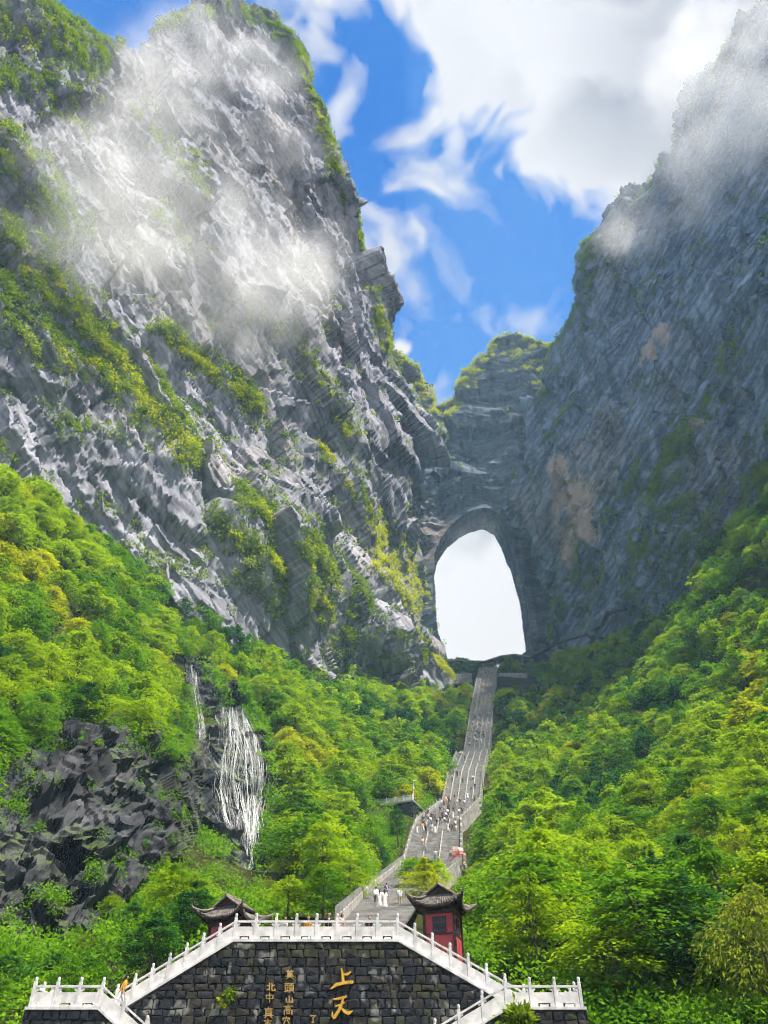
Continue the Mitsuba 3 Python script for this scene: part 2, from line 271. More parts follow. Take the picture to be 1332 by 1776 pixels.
def leaves(c, d, nrm, L, w):
    """kite-shaped leaves: base c, pointing d, facing nrm, length L, half width w*L -> (vertices, faces)"""
    d = d / (np.linalg.norm(d, axis=1, keepdims=True) + 1e-9)
    s = np.cross(d, nrm); s /= np.linalg.norm(s, axis=1, keepdims=True) + 1e-9
    L = np.broadcast_to(L, (len(c),))[:, None]
    v = np.stack([c, c + d * L * .45 + s * L * w, c + d * L, c + d * L * .45 - s * L * w], 1).reshape(-1, 3)
    k = np.arange(len(c))[:, None] * 4
    return v, np.vstack([k + [0, 1, 2], k + [0, 2, 3]])
def tube(pts, rad, sides=6):
    import sys
    p = np.asarray(pts, float); t = np.gradient(p, axis=0); t /= np.linalg.norm(t, axis=1, keepdims=True) + 1e-12
    a = np.cross(t, np.where(np.abs(t[:, 2:]) < .9, [0, 0, 1.], [1., 0, 0])); a /= np.linalg.norm(a, axis=1, keepdims=True) + 1e-12
    b = np.cross(t, a); an = np.arange(sides) * 2 * np.pi / sides
    v = p[:, None] + np.broadcast_to(rad, (len(p),))[:, None, None] * (np.cos(an)[None, :, None] * a[:, None] + np.sin(an)[None, :, None] * b[:, None])
    i, j = np.meshgrid(np.arange(len(p) - 1), np.arange(sides), indexing='ij')
    q = np.stack([i * sides + j, i * sides + (j + 1) % sides, (i + 1) * sides + (j + 1) % sides, (i + 1) * sides + j], -1).reshape(-1, 4)
    f = np.vstack([q[:, [0, 1, 2]], q[:, [0, 2, 3]]])
    m = len(p) * sides; v = np.vstack([v.reshape(-1, 3), p[:1], p[-1:]])
    k = np.arange(sides)
    f = np.vstack([f, np.stack([(k + 1) % sides, k, k * 0 + m], 1), np.stack([k + m - sides, (k + 1) % sides + m - sides, k * 0 + m + 1], 1)])
    return v, f
def join(ms):
    vs, fs, n = [], [], 0
    for v, f in ms: vs.append(np.asarray(v, float)); fs.append(np.asarray(f) + n); n += len(v)
    return np.vstack(vs), np.vstack(fs)
def tree_mesh(H, R, nb, nl, L, seed, droop=.35, flat=.75, base=.28, lean=0.0, wide=.22):
    """a crown of leafy boughs in uneven layers round a tapered trunk with limbs"""
    r = np.random.default_rng(seed)
    wood = [tube([(0, 0, -1), (.05 * H * lean, 0, H * .3), (.1 * H * lean + .1, .1, H * .6), (.12 * H * lean, 0, H * .93)], [.03 * H, .024 * H, .014 * H, .004 * H])]
    cs, ds, ns, Ls = [], [], [], []
    lob = r.uniform(0, 6.28, 3)
    for b in range(nb):
        u = r.random() ** .8
        h = H * (base + (1 - base) * u)
        h = .35 * h + .65 * (round(h / (.15 * H)) * .15 * H + .05 * H * math.sin(lob[2] + 5 * u))      # boughs in tiers, with gaps between them
        prof = math.sin(math.pi * min(1, (u * .78 + .22))) ** .7 if u < .99 else .2
        az = r.uniform(0, 2 * math.pi)
        rad = R * prof * r.uniform(.55, 1.08) * (1 + .30 * math.sin(2 * az + lob[0]) + .25 * math.sin(3 * az + lob[1] + h))
        out = np.array([math.cos(az), math.sin(az), 0]); side = np.array([-out[1], out[0], 0])
        rise = r.uniform(.05, .5) * rad
        org = np.array([.12 * H * lean, 0, max(h - rise, H * .2)])
        if b % 6 == 0: wood.append(tube([org, org + out * rad * .5 + [0, 0, rise * .7], org + out * rad * .9 + [0, 0, rise]], [.009 * H, .005 * H, .002 * H], 4))
        t = r.uniform(.3, 1.0, nl) ** .8
        lat = r.normal(0, .20, nl) * rad * (1.25 - t * .6)
        c = org + out * (rad * t)[:, None] + side * lat[:, None]
        c[:, 2] += rise * np.sin(t * 1.5) - droop * rad * np.maximum(t - .55, 0) ** 2 * 2 - .25 * np.abs(lat) * droop + r.normal(0, .05 * R, nl)
        d = out * r.uniform(.3, 1, nl)[:, None] + side * (np.sign(lat) * r.uniform(.2, 1, nl))[:, None]
        d[:, 2] -= r.uniform(.0, .9, nl) * droop * 1.6
        n_ = np.array([0, 0, 1.0]) * flat + r.normal(0, 1 - flat + .15, (nl, 3))
        cs.append(c); ds.append(d); ns.append(n_); Ls.append(L * r.uniform(.65, 1.3, nl))
    return join(wood), leaves(np.vstack(cs), np.vstack(ds), np.vstack(ns), np.concatenate(Ls), wide)
KINDS = {  # name: (bsdf, H, R, droop, flat, what it looks like)
    'feathery_tree': ('leaf_lime', 9, 4.6, .45, .8, 'yellow-green feathery tree'),
    'broadleaf_tree': ('leaf_green', 8, 4.2, .30, .62, 'mid-green rounded tree'),
    'dark_tree': ('leaf_deep', 8.5, 3.8, .25, .6, 'dark green dense tree'),
    'golden_tree': ('leaf_gold', 7.5, 4.0, .4, .75, 'golden-green sunlit tree'),
    'bamboo_clump': ('leaf_olive', 6.5, 4.0, .75, .55, 'olive-tan drooping bamboo')}
MODELS = {}
def model(key, wood, crown, bsdf):
    scene[key] = {'type': 'shapegroup', 'trunk': mikit.ply(wood, 'bark', smooth=False), 'crown': mikit.ply(crown, bsdf, smooth=False)}
for k, (name, (bs, H, R, dp, fl, _)) in enumerate(KINDS.items()):
    for lod, (nb, nl, L) in enumerate([(110, 46, .42), (84, 30, .58), (48, 20, .95)]):
        for var in range(2 if lod else 3):
            key = f'{name}_model_{lod}{var}'
            w_, c_ = tree_mesh(H, R, nb, nl, L, 100 * k + 10 * lod + var, dp, fl, wide=.12 if name == 'bamboo_clump' else .2 + .04 * lod)
            model(key, w_, c_, bs); MODELS.setdefault((name, lod), []).append(key)

# where nothing may grow, as plan regions and lines of sight kept clear by what stands there
stair_poly = shapely.Polygon([tuple(p) for p in project(SL)] + [tuple(p) for p in project(SR)[::-1]]).buffer(3)
keep = [stair_poly.intersection(shapely.box(0, 0, 1332, 1478)),
        shapely.Polygon([(325,1150),(345,1150),(350,1200),(410,1210),(440,1260),(455,1330),(452,1470),(430,1540),(412,1540),(395,1480),(340,1440),(345,1330),(330,1220)]),
        shapely.Polygon([(80,1300),(250,1290),(290,1350),(275,1430),(230,1490),(130,1560),(20,1610),(-30,1610),(-30,1440),(60,1380)]),
        shapely.Polygon([(30,1690),(170,1690),(235,1690),(345,1630),(350,1555),(450,1550),(470,1580),(590,1580),(640,1545),(700,1510),(715,1540),(825,1540),(820,1640),(880,1695),(1010,1690),(1015,1790),(30,1790)]),
        shapely.Polygon([(648,1385),(720,1378),(726,1440),(690,1446),(652,1432)]), shapely.Polygon([(770,1140),(930,1135),(930,1185),(770,1185)]), shapely.Polygon([(780,1478),(808,1478),(808,1515),(780,1515)]),
        shapely.Polygon([(712,1112),(780,1165),(770,1180),(700,1150)])]
keep_d = [0, 196, 114, 57, 172, 400, 139, 380]
keep_p = [shapely.prepared.prep(k) for k in keep]
stair_seg = [(shapely.Polygon([tuple(q) for q in project(np.array([SL[i], SL[i + 1], SR[i + 1], SR[i]]))]).buffer(2), STATIONS[i][2]) for i in range(1, len(SL) - 1)]
line = shapely.LineString(SC[:, :2])
r = np.random.default_rng(21)
spots = []
def grow(step, d0, d1, lod):
    for gx_ in np.arange(-260, 260, step):
        for gy_ in np.arange(40, 440, step):
            x, y = gx_ + r.uniform(-.45, .45) * step, gy_ + r.uniform(-.45, .45) * step
            D = math.hypot(x, y)
            if not d0 <= D < d1: continue
            z = float(gz(x, y)[0])
            (bx, by), (tx, ty) = project([[x, y, z], [x, y, z + 7]])
            if not (-70 < bx < 1400 and ty < 1800 and by > 780): continue
            if line.distance(shapely.Point(x, y)) < 7.5 or (y < 60 and -22 < x < 14): continue
            ppm = (by - ty) / 7
            for size in (1.0, .62, .36):
                bb = shapely.box(bx - 3.7 * ppm * size, by - 9.8 * ppm * size, bx + 3.7 * ppm * size, by - .8 * ppm)
                if any(D < kd and kp.intersects(bb) for kp, kd in zip(keep_p, keep_d)): continue
                if any(D < sd and sg.intersects(bb) for sg, sd in stair_seg): continue
                spots.append((D, x, y, z, bx, by, lod, size)); break
grow(4.6, 58, 125, 0); grow(5.2, 125, 215, 1); grow(6.2, 215, 420, 2)
print('trees', len(spots), [sum(s[6] == k for s in spots) for k in range(3)])
def zone_of(bx, by, D):
    if bx > 790:
        a = 'bottom' if by > 1690 else 'low' if by > 1590 else 'middle' if by > 1490 else 'high'
        h = 'beside the stairs' if bx < 900 else 'right of the stairs' if bx < 1000 else 'in the middle of the right slope' if bx < 1120 else 'towards the right edge' if bx < 1240 else 'at the right edge'
        return f'{h}, {a} row'
    if bx < 330:
        a = 'bottom' if by > 1680 else 'low' if by > 1560 else 'middle' if by > 1330 else 'high'
        h = 'at the left edge' if bx < 90 else 'above the left landing' if bx < 200 else 'left of the waterfall'
        return f'{h}, {a} row'
    a = 'lowest row' if by > 1560 else 'second row' if by > 1500 else 'third row' if by > 1440 else 'upper row'
    h = 'below the waterfall' if bx < 470 else 'right of the waterfall' if bx < 590 else 'left of the stairs'
    return f'{h}, {a}'
for px, py, D, sc in [(738, 1572, 78, .55), (762, 1556, 84, .42), (716, 1535, 104, .5), (745, 1525, 112, .5), (640, 1470, 120, .6), (690, 1455, 138, .5), (600, 1560, 88, .6), (560, 1590, 72, .55), (500, 1600, 72, .6)]:
    p = at(px, py, D); spots.append((D, p[0], p[1], min(float(gz(p[0], p[1])[0]), p[2]) if sc > 1 else p[2] - .3, px, py, 0, sc))
spots.sort()
for i, (D, x, y, z, bx, by, lod, size) in enumerate(spots):
    nz = float(meshkit.noise(np.array([x / 22, y / 22, 3.3]), 5)); m = r.random() * .55 + nz * .6
    name = 'dark_tree' if m < .33 else 'broadleaf_tree' if m < .56 else 'feathery_tree' if m < .86 else 'golden_tree'
    if bx > 1060 and by > 1500 and r.random() < .4: name = 'bamboo_clump'
    elif r.random() < .05: name = 'bamboo_clump'
    s = r.uniform(.75, 1.15) * size
    key0 = MODELS[(name, lod)]; gk = key0[int(r.integers(len(key0)))]
    tw = T().translate([x, y, z - .3]).rotate([0, 0, 1], float(r.uniform(0, 360))).rotate([1, 0, 0], float(r.uniform(-6, 6))).scale([s * float(r.uniform(.85, 1.2)), s * float(r.uniform(.85, 1.2)), s * float(r.uniform(.78, 1.22))])
    if i < 300:
        key = numbered(name); zone = zone_of(bx, by, D); big = 'tall' if s > .95 else 'small' if s < .6 else 'mid-sized'
        note(key, f'{big} {KINDS[name][5]} {zone}', 'bamboo' if name == 'bamboo_clump' else 'tree', f'{big} {name.replace("_", " ")}s {zone}')
    else:
        key = numbered('hillside_forest__')
        key = 'hillside_forest__%04d' % i
    scene[key] = {'type': 'instance', 'to_world': tw, 'group': {'type': 'ref', 'id': gk}}
note('hillside_forest', 'dense green forest of mixed trees climbing to the cliffs', 'forest', kind='stuff')

same = {}
for k in list(labels):
    if labels[k].get('category') in ('tree', 'bamboo'): same.setdefault(labels[k]['label'], []).append(k)
for lab, ks_ in same.items():
    if 2 <= len(ks_) <= 5:
        ks_.sort(key=lambda k: project(np.array(T(scene[k]['to_world']).matrix, float)[:3, 3])[0])
        names = ['leftmost'] + ['second from left', 'third from left', 'fourth from left'][:len(ks_) - 2] + ['rightmost']
        for k, nm in zip(ks_, names): labels[k]['label'] = f'{lab}, {nm}'
# ---------------------------------------------------------------- what grows on the cliffs
def clothe(key, rock_key, bands, sparse, count, size, L, bsdf, seed, label, nleaf=38, facing=True):
    v, f = ROCKS[rock_key]; r = np.random.default_rng(seed)
    n = normals_of(v, f)
    pix = project(v)
    w = band_weight(pix, bands)
    clump = np.clip((meshkit.fbm(v / 9, 3, seed) - .40) * 5, 0, 1)
    w = w * (.25 + clump) + sparse * (1 if rock_key != 'left_cliff' else np.clip((pix[:, 1] - 480) / 150, 0, 1)) * np.clip((meshkit.fbm(v / 16, 3, seed + 3) - .5) * 8, 0, 1)
    w *= np.clip(.45 + n[:, 2], .15, 1.2) * ((pix[:, 0] > -60) & (pix[:, 0] < 1400) & (pix[:, 1] > -60))
    i = r.choice(len(v), count, p=w / w.sum())
    S = size * r.uniform(.5, 1.3, count)
    c = np.repeat(v[i], nleaf, 0); nn = np.repeat(n[i], nleaf, 0); SS = np.repeat(S, nleaf)
    o = r.normal(0, 1, c.shape); o /= np.linalg.norm(o, axis=1, keepdims=True); o *= (SS * r.random(len(SS)) ** .4)[:, None]
    o[:, 2] *= .75
    up = nn * .5 + [0, 0, .8]
    c = c + o + up * (SS * .45)[:, None]
    d = o + r.normal(0, .5, c.shape) + [0, 0, -.35]
    add(key, leaves(c, d, np.array([0, 0, .8]) + nn * .3 + r.normal(0, .4, c.shape), L * r.uniform(.6, 1.4, len(c)), .3), bsdf, label=label, category='shrubs', kind='stuff')
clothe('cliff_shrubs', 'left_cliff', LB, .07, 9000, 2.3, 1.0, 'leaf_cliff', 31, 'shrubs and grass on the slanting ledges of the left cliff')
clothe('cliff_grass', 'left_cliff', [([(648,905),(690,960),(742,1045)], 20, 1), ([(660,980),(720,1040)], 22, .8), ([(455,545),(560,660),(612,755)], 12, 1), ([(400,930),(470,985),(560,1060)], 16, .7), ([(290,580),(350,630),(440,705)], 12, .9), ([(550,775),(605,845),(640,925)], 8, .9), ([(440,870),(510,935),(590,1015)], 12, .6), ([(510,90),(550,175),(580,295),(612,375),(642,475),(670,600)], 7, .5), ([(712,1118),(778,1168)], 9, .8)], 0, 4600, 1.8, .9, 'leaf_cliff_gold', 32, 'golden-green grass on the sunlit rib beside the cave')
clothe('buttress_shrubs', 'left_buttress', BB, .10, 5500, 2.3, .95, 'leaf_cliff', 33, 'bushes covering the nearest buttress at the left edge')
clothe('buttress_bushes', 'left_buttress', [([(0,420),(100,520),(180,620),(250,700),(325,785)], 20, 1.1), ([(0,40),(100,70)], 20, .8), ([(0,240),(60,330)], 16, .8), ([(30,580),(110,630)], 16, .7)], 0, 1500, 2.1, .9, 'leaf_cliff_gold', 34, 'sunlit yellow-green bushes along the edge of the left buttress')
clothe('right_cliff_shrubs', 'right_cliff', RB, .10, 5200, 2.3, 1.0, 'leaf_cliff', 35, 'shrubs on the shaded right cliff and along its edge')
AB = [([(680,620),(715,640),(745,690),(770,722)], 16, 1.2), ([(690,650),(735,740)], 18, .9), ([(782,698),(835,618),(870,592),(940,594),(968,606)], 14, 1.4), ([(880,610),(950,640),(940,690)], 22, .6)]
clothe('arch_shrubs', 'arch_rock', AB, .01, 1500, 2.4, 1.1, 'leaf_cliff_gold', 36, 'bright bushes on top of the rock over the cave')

# ---------------------------------------------------------------- near rocks and the waterfall
near_cols = [
    [A(-90,1700,78), A(-80,1560,84), A(-80,1420,92), A(-80,1340,100), A(-80,1330,112)],
    [A(20,1680,81), A(25,1560,86), A(30,1440,93), A(40,1335,102), A(40,1325,114)],
    [A(120,1640,85), A(125,1520,91), A(130,1390,98), A(140,1275,107), A(140,1268,120)],
    [A(215,1570,91), A(225,1470,97), A(235,1380,103), A(245,1272,112), A(245,1268,124)],
    [A(275,1500,98), A(285,1420,104), A(292,1360,108), A(290,1285,116), A(290,1280,128)],
    [A(300,1500,122), A(318,1420,126), A(325,1360,130), A(320,1300,136), A(320,1300,140)],
]
rock_mass('near_rock', near_cols, 210, 210, 'rock_near', strata(1.05, .5), [(7, 1.1), (3.0, .7), (1.2, .32), (.6, .05)], 6, np.array([.3, -.9, 0]), smooth=False, kind='structure')
fall_cols = [
    [A(285,1530,110), A(305,1400,136), A(322,1280,160), A(318,1140,188), A(318,1130,200)],
    [A(350,1550,112), A(352,1400,139), A(350,1280,162), A(340,1142,188), A(340,1130,200)],
    [A(425,1570,118), A(418,1420,143), A(408,1290,164), A(383,1175,183), A(383,1160,196)],
    [A(468,1570,122), A(462,1420,147), A(452,1300,167), A(420,1200,180), A(420,1190,195)],
    [A(500,1570,140), A(500,1420,165), A(490,1300,185), A(450,1200,198), A(450,1190,205)],
]
rock_mass('waterfall_rock', fall_cols, 130, 240, 'rock_near', strata(.4, .5), [(9, 1.1), (3.5, .55), (1.4, .3)], 7, np.array([.1, -.9, 0]), smooth=False, kind='structure')
def foam_fn(p, n, uv):
    return mikit.mix((.40, .45, .48), (.80, .83, .85), mikit.fbm(p.x * 2.1, p.y * 2.1, p.z * .5, 3))
scene['foam'] = two({'type': 'principled', 'base_color': mikit.proc(foam_fn), 'roughness': .35})
def waterfall():
    v, f = ROCKS['waterfall_rock']; n = normals_of(v, f); pix = project(v); tree = cKDTree(pix)
    paths = [([(331,1150),(334,1190),(341,1225),(348,1262),(350,1290)], 5, 9), ([(350,1290),(362,1320),(380,1345),(384,1400)], 8, 5),
             ([(392,1232),(394,1280),(385,1330),(379,1370),(390,1430),(412,1470)], 8, 12), ([(410,1235),(418,1290),(410,1340),(412,1400),(425,1450),(428,1475)], 12, 16),
             ([(420,1240),(438,1280),(446,1330),(444,1380),(440,1440),(436,1480)], 9, 18), ([(400,1240),(425,1320),(432,1400),(432,1470)], 14, 12),
             ([(428,1470),(432,1490),(424,1515),(418,1536)], 7, 8), ([(384,1340),(410,1355),(430,1365)], 5, 3)]
    r = np.random.default_rng(5); strands = []
    for pts, spread, cnt in paths:
        for _ in range(cnt * 7):
            ls = shapely.LineString(np.array(pts, float) + [r.normal(0, spread * .85), 0])
            a = r.uniform(-.15, .9); b = min(a + r.uniform(.08, .45), 1); a = max(a, 0)
            m = max(5, int(ls.length * (b - a) / 5)); off = np.cumsum(r.normal(0, .75, m)) 
            q = np.array([ls.interpolate(t, normalized=True).coords[0] for t in np.linspace(a, b, m)]); q[:, 0] += off - off.mean() * .5
            _, i = tree.query(q, k=5)
            p = v[i].mean(1) + n[i].mean(1) * 1.0
            p[:, 2] = np.minimum.accumulate(p[:, 2])
            for k in range(5): p[1:-1] = (p[:-2] + p[1:-1] * 2 + p[2:]) / 4
            w = r.choice([.010, .014, .02, .05], p=[.35, .3, .25, .1]) * r.uniform(.8, 1.3) * (.35 + .65 * np.abs(np.sin(np.linspace(.3, 2.9, m) + r.normal(0, .2, m))))
            strands.append(tube(p, w, 3))
    add('waterfall', join(strands), 'foam', smooth=True, kind='structure', label='thin white waterfall spilling down a dark wet rock')
waterfall()

NB = [([(-20,1420),(70,1370),(90,1300),(250,1280),(290,1300)], 26, 1.2), ([(0,1600),(130,1560),(235,1480),(285,1420)], 22, 1.0), ([(60,1440),(20,1500)], 20, .5)]
clothe('rock_shrubs', 'near_rock', NB, .02, 520, 1.0, .26, 'leaf_green', 41, 'leafy shrubs hanging round the edges of the dark near rock', nleaf=80)
FB = [([(318,1180),(320,1250),(325,1380),(330,1460)], 8, .7), ([(420,1200),(462,1290),(468,1420),(450,1500)], 10, 1), ([(360,1170),(400,1215)], 12, .8), ([(340,1450),(385,1490)], 12, 1)]
clothe('waterfall_shrubs', 'waterfall_rock', FB, .01, 700, 1.3, .6, 'leaf_green', 42, 'green shrubs along both sides of the waterfall')
rr_ = np.hypot(P3[:, 0], P3[:, 1]); keepg = (rr_ > 54) & (rr_ < 230) & (P3[:, 1] > 30) & ~((P3[:, 1] < 60) & (P3[:, 0] > -20) & (P3[:, 0] < 12))
idx = np.nonzero(keepg)[0]; idx = idx[shapely.distance(line, shapely.points(P3[idx, :2])) > 6.5]
gf = grid_faces(*X.shape); sub = np.zeros(len(P3), bool); sub[idx] = True
remap = np.cumsum(sub) - 1; gf = remap[gf[sub[gf].all(1)]]
ROCKS['undergrowth'] = (P3[idx], gf)
clothe('undergrowth', 'undergrowth', [([(640,1440),(690,1500),(600,1570)], 40, 1.2), ([(740,1600),(700,1540)], 30, 1), ([(0,1650),(300,1560),(380,1620)], 60, 1), ([(850,1600),(1100,1700)], 80, 1), ([(1000,1760),(1332,1776)], 60, 1)], .5, 6500, 1.5, .34, 'leaf_green', 43, 'low bushes and ferns covering the ground between the trees', nleaf=60)

spur_cols = [
    [A(690,1200,352), A(692,1160,356), A(700,1118,362), A(700,1116,376)+[0,0,-4]],
    [A(715,1205,350), A(716,1160,354), A(718,1114,360), A(720,1112,374)+[0,0,-4]],
    [A(742,1210,352), A(742,1172,356), A(745,1138,362), A(748,1136,376)+[0,0,-4]],
    [A(768,1215,356), A(768,1190,360), A(770,1162,366), A(773,1160,380)+[0,0,-4]],
    [A(786,1215,362), A(785,1195,366), A(785,1176,372), A(787,1175,384)+[0,0,-4]]]
rock_mass('rock_spur', spur_cols, 70, 60, 'rock_left', strata(-.9, .5), [(7, 1.2), (3, .6)], 8, np.array([.2, -.9, 0]), kind='structure')
clothe('spur_grass', 'rock_spur', [([(700,1116),(718,1113),(745,1137),(772,1162),(786,1176)], 6, 1)], 0, 420, 1.3, .8, 'leaf_cliff_gold', 44, 'golden grass along the crest of the small spur beside the cave')
# ---------------------------------------------------------------- stone and paint for the built things
def speck(key, a, b, f, rough=.8, extra=None):
    a, b = tuple(map(float, a)), tuple(map(float, b))
    def fn(p, n, uv):
        c = mikit.mix(a, b, mikit.smoothstep(.3, .7, mikit.fbm(p.x * f, p.y * f, p.z * f, 4)))
        return extra(c, p) if extra else c
    scene[key] = two({'type': 'principled', 'base_color': mikit.proc(fn), 'roughness': rough, 'specular': .3})
def weather(c, p): return c * (1 - .22 * mikit.smoothstep(.5, .72, mikit.fbm(p.x * 2.2, p.y * 2.2, p.z * .35, 3)))
speck('white_stone', (.54, .55, .565), (.72, .72, .73), 3.0, .7, weather)
speck('grey_stone', (.17, .17, .165), (.30, .30, .29), 1.3)
speck('pale_rail', (.19, .19, .185), (.30, .30, .29), 1.5)
def lime(c, p): return mikit.mix(c, (.20, .21, .20), mikit.smoothstep(.60, .75, mikit.fbm(p.x * 1.7 + 3, p.y, p.z * 1.1, 4)) * .8)
speck('wall_dark', (.005, .007, .010), (.016, .019, .024), 3.0, .45, lime)
speck('wall_slate', (.008, .010, .014), (.024, .028, .034), 3.0, .5, lime)
speck('wall_brown', (.013, .013, .011), (.042, .04, .032), 2.5, .6, lime)
speck('wall_moss', (.013, .017, .010), (.042, .05, .027), 2.0, .7, lime)
speck('mortar', (.016, .017, .018), (.045, .046, .044), 4.0)
speck('gold', (.45, .26, .03), (.70, .44, .06), 4.0, .4)
speck('faded_gold', (.28, .18, .06), (.48, .33, .12), 5.0, .5)
speck('red_wood', (.30, .045, .055), (.42, .075, .08), 1.6, .5)
speck('dark_wood', (.018, .012, .010), (.045, .03, .025), 4.0, .6)
speck('roof_tile', (.045, .042, .04), (.15, .14, .13), 5.0, .6)
speck('ridge_tile', (.12, .10, .085), (.26, .22, .19), 4.0, .7)
speck('lattice', (.03, .03, .045), (.06, .06, .08), 3.0, .5)
speck('canopy_dark', (.03, .035, .04), (.07, .075, .08), 1.0, .6)

def box(cx, cy, cz, sx, sy, sz):
    m = trimesh.creation.box([sx, sy, sz]); m.apply_translation([cx, cy, cz]); return np.array(m.vertices), np.array(m.faces)
def place(vf, M): v, f = vf; return np.asarray(v) @ M[:3, :3].T + M[:3, 3], f
def beam(a, b, w, h):
    """a straight bar from a to b, w wide level across, h tall upright"""
    a, b = np.asarray(a, float), np.asarray(b, float); d = b - a; s = np.array([-d[1], d[0], 0]); s = s / (np.linalg.norm(s) + 1e-9) * w / 2; u = np.array([0, 0, h / 2])
    v = np.array([p + e * s + g * u for p in (a, b) for e in (-1, 1) for g in (-1, 1)])
    return v, np.array([[0, 1, 3], [0, 3, 2], [4, 6, 7], [4, 7, 5], [0, 4, 5], [0, 5, 1], [2, 3, 7], [2, 7, 6], [0, 2, 6], [0, 6, 4], [1, 5, 7], [1, 7, 3]])
def slab_xz(poly, y0, y1):
    """a plan polygon in x, z pushed from y0 to y1"""
    m = trimesh.creation.extrude_polygon(poly, y1 - y0, engine='earcut'); v = np.array(m.vertices)
    return np.stack([v[:, 0], y0 + v[:, 2], v[:, 1]], 1), np.array(m.faces)[:, ::-1]

# ---------------------------------------------------------------- white balustrades
def post_mesh(h=1.42):
    sh = box(0, 0, h * .42, .16, .16, h * .84)
    neck = trimesh.creation.cylinder(.06, .05, sections=10); neck.apply_translation([0, 0, h * .84 + .02])
    head = trimesh.creation.revolve(np.array([(0, h * .87), (.075, h * .875), (.085, h * .93), (.075, h * .985), (.04, h * 1.0), (0, h)]), sections=10)
    return join([sh, (neck.vertices, neck.faces), (head.vertices, head.faces)])
POST = mikit.ply(post_mesh(), 'white_stone', smooth=35)
def balustrade(p0, p1, n, label, group=None, slots=True, last=True, first=True):
    key = numbered('balustrade')
    note(key, label, 'balustrade', group)
    p0, p1 = np.array(p0, float), np.array(p1, float); d = (p1 - p0) / n; L = np.linalg.norm(d[:2]); e = d / L
    k = {}
    def part(name, mesh, smooth=False):
        i = k.get(name, 0); k[name] = i + 1
        scene[f'{key}__{name}' + (f'_{i:03d}' if i else '')] = mikit.ply(mesh, 'white_stone', smooth=smooth)
    for i in range(n + 1):
        if (i == 0 and not first) or (i == n and not last): continue
        q = p0 + d * i; c = k.get('post', 0); k['post'] = c + 1
        scene[f'{key}__post' + (f'_{c:03d}' if c else '')] = {**POST, 'to_world': T().translate(q.tolist()).rotate([0, 0, 1], math.degrees(math.atan2(d[1], d[0])))}
    part('base_slab', beam(p0 - e * .18 + [0, 0, -.07], p1 + e * .18 + [0, 0, -.07], .42, .14))
    for i in range(n):
        a, b = p0 + d * i + e * .087, p0 + d * (i + 1) - e * .087
        up = lambda z: np.array([0, 0, z])
        part('rail', beam(a + up(.97), b + up(.97), .14, .11))
        w = b - a
        if slots:                                   # panel with a drain slot below and a gap under the rail
            part('panel', join([beam(a + up(.44), b + up(.44), .10, .50), beam(a + up(.095), a + w * .22 + up(.095), .10, .186), beam(b - w * .22 + up(.095), b + up(.095), .10, .186),
                                beam(a + w * .30 + up(.06), b - w * .30 + up(.06), .10, .115)]))
            for s, q in ((1, a), (-1, b)):
                m = slab_xz(shapely.Polygon([(0, 0), (.06, 0), (.10, .06), (.17, .11), (.20, .225), (0, .225)]), -.045, .045)
                v = np.array(m[0]); v = np.stack([v[:, 0] * s, v[:, 1], v[:, 2]], 1)
                v = q + up(.69) + v[:, :1] * e + v[:, 1:2] * np.array([-e[1], e[0], 0]) + v[:, 2:] * np.array([0, 0, 1])
                part('bracket', (v, m[1] if s > 0 else m[1][:, ::-1]))
        else:
            part('panel', beam(a + up(.38), b + up(.38), .10, .74))
            part('bracket', beam(a + w * .0 + up(.86), a + w * .12 + up(.86), .09, .095)); part('bracket', beam(b - w * .12 + up(.86), b + up(.86), .09, .095))
    return key
ZT, ZL = 12.66, 8.97
WL, WR = (-8.78, ZT), (.81, ZT)                    # the wall's upper corners
LL, LR = (-14.74, ZL), (7.9, ZL)                   # where the upper flights reach the landings
YW, YL = 52.0, 50.0
balustrade((WL[0], YW + .12, ZT), (WR[0], YW + .12, ZT), 8, 'level white balustrade along the top of the inscribed wall')
balustrade((LL[0] - .3, YW + .12, ZL), (WL[0], YW + .12, ZT), 7, 'long white balustrade climbing from the left landing to the wall top', slots=False, last=False)
balustrade((WR[0], YW + .12, ZT), (LR[0], YW + .12, ZL), 7, 'long white balustrade descending from the wall top to the right landing', slots=False, first=False)
balustrade((-19.0, YL + .12, ZL), (-15.3, YL + .12, ZL), 3, 'short level white balustrade of the left landing')
balustrade((-15.3, YL + .12, ZL), (-9.9, YL + .12, ZL - 3.6), 4, 'white balustrade dropping from the left landing out of the picture', slots=False, first=False)
balustrade((6.6, YL + .12, ZL), (10.63, YL + .12, ZL), 3, 'short level white balustrade of the right landing')
balustrade((1.4, YL + .12, ZL - 2.6), (6.6, YL + .12, ZL), 4, 'white balustrade climbing from below to the right landing', slots=False, last=False)
balustrade((-19.0, YL + .12, ZL), (-19.0, YL + 4.2, ZL), 3, 'white side balustrade at the outer end of the left landing', first=False)
balustrade((10.63, YL + .12, ZL), (10.63, YL + 4.2, ZL), 3, 'white side balustrade at the outer end of the right landing', first=False)
balustrade((-19.0, YL + 4.2, ZL), (-15.6, YL + 4.2, ZL), 3, 'white balustrade at the back of the left landing', first=False)

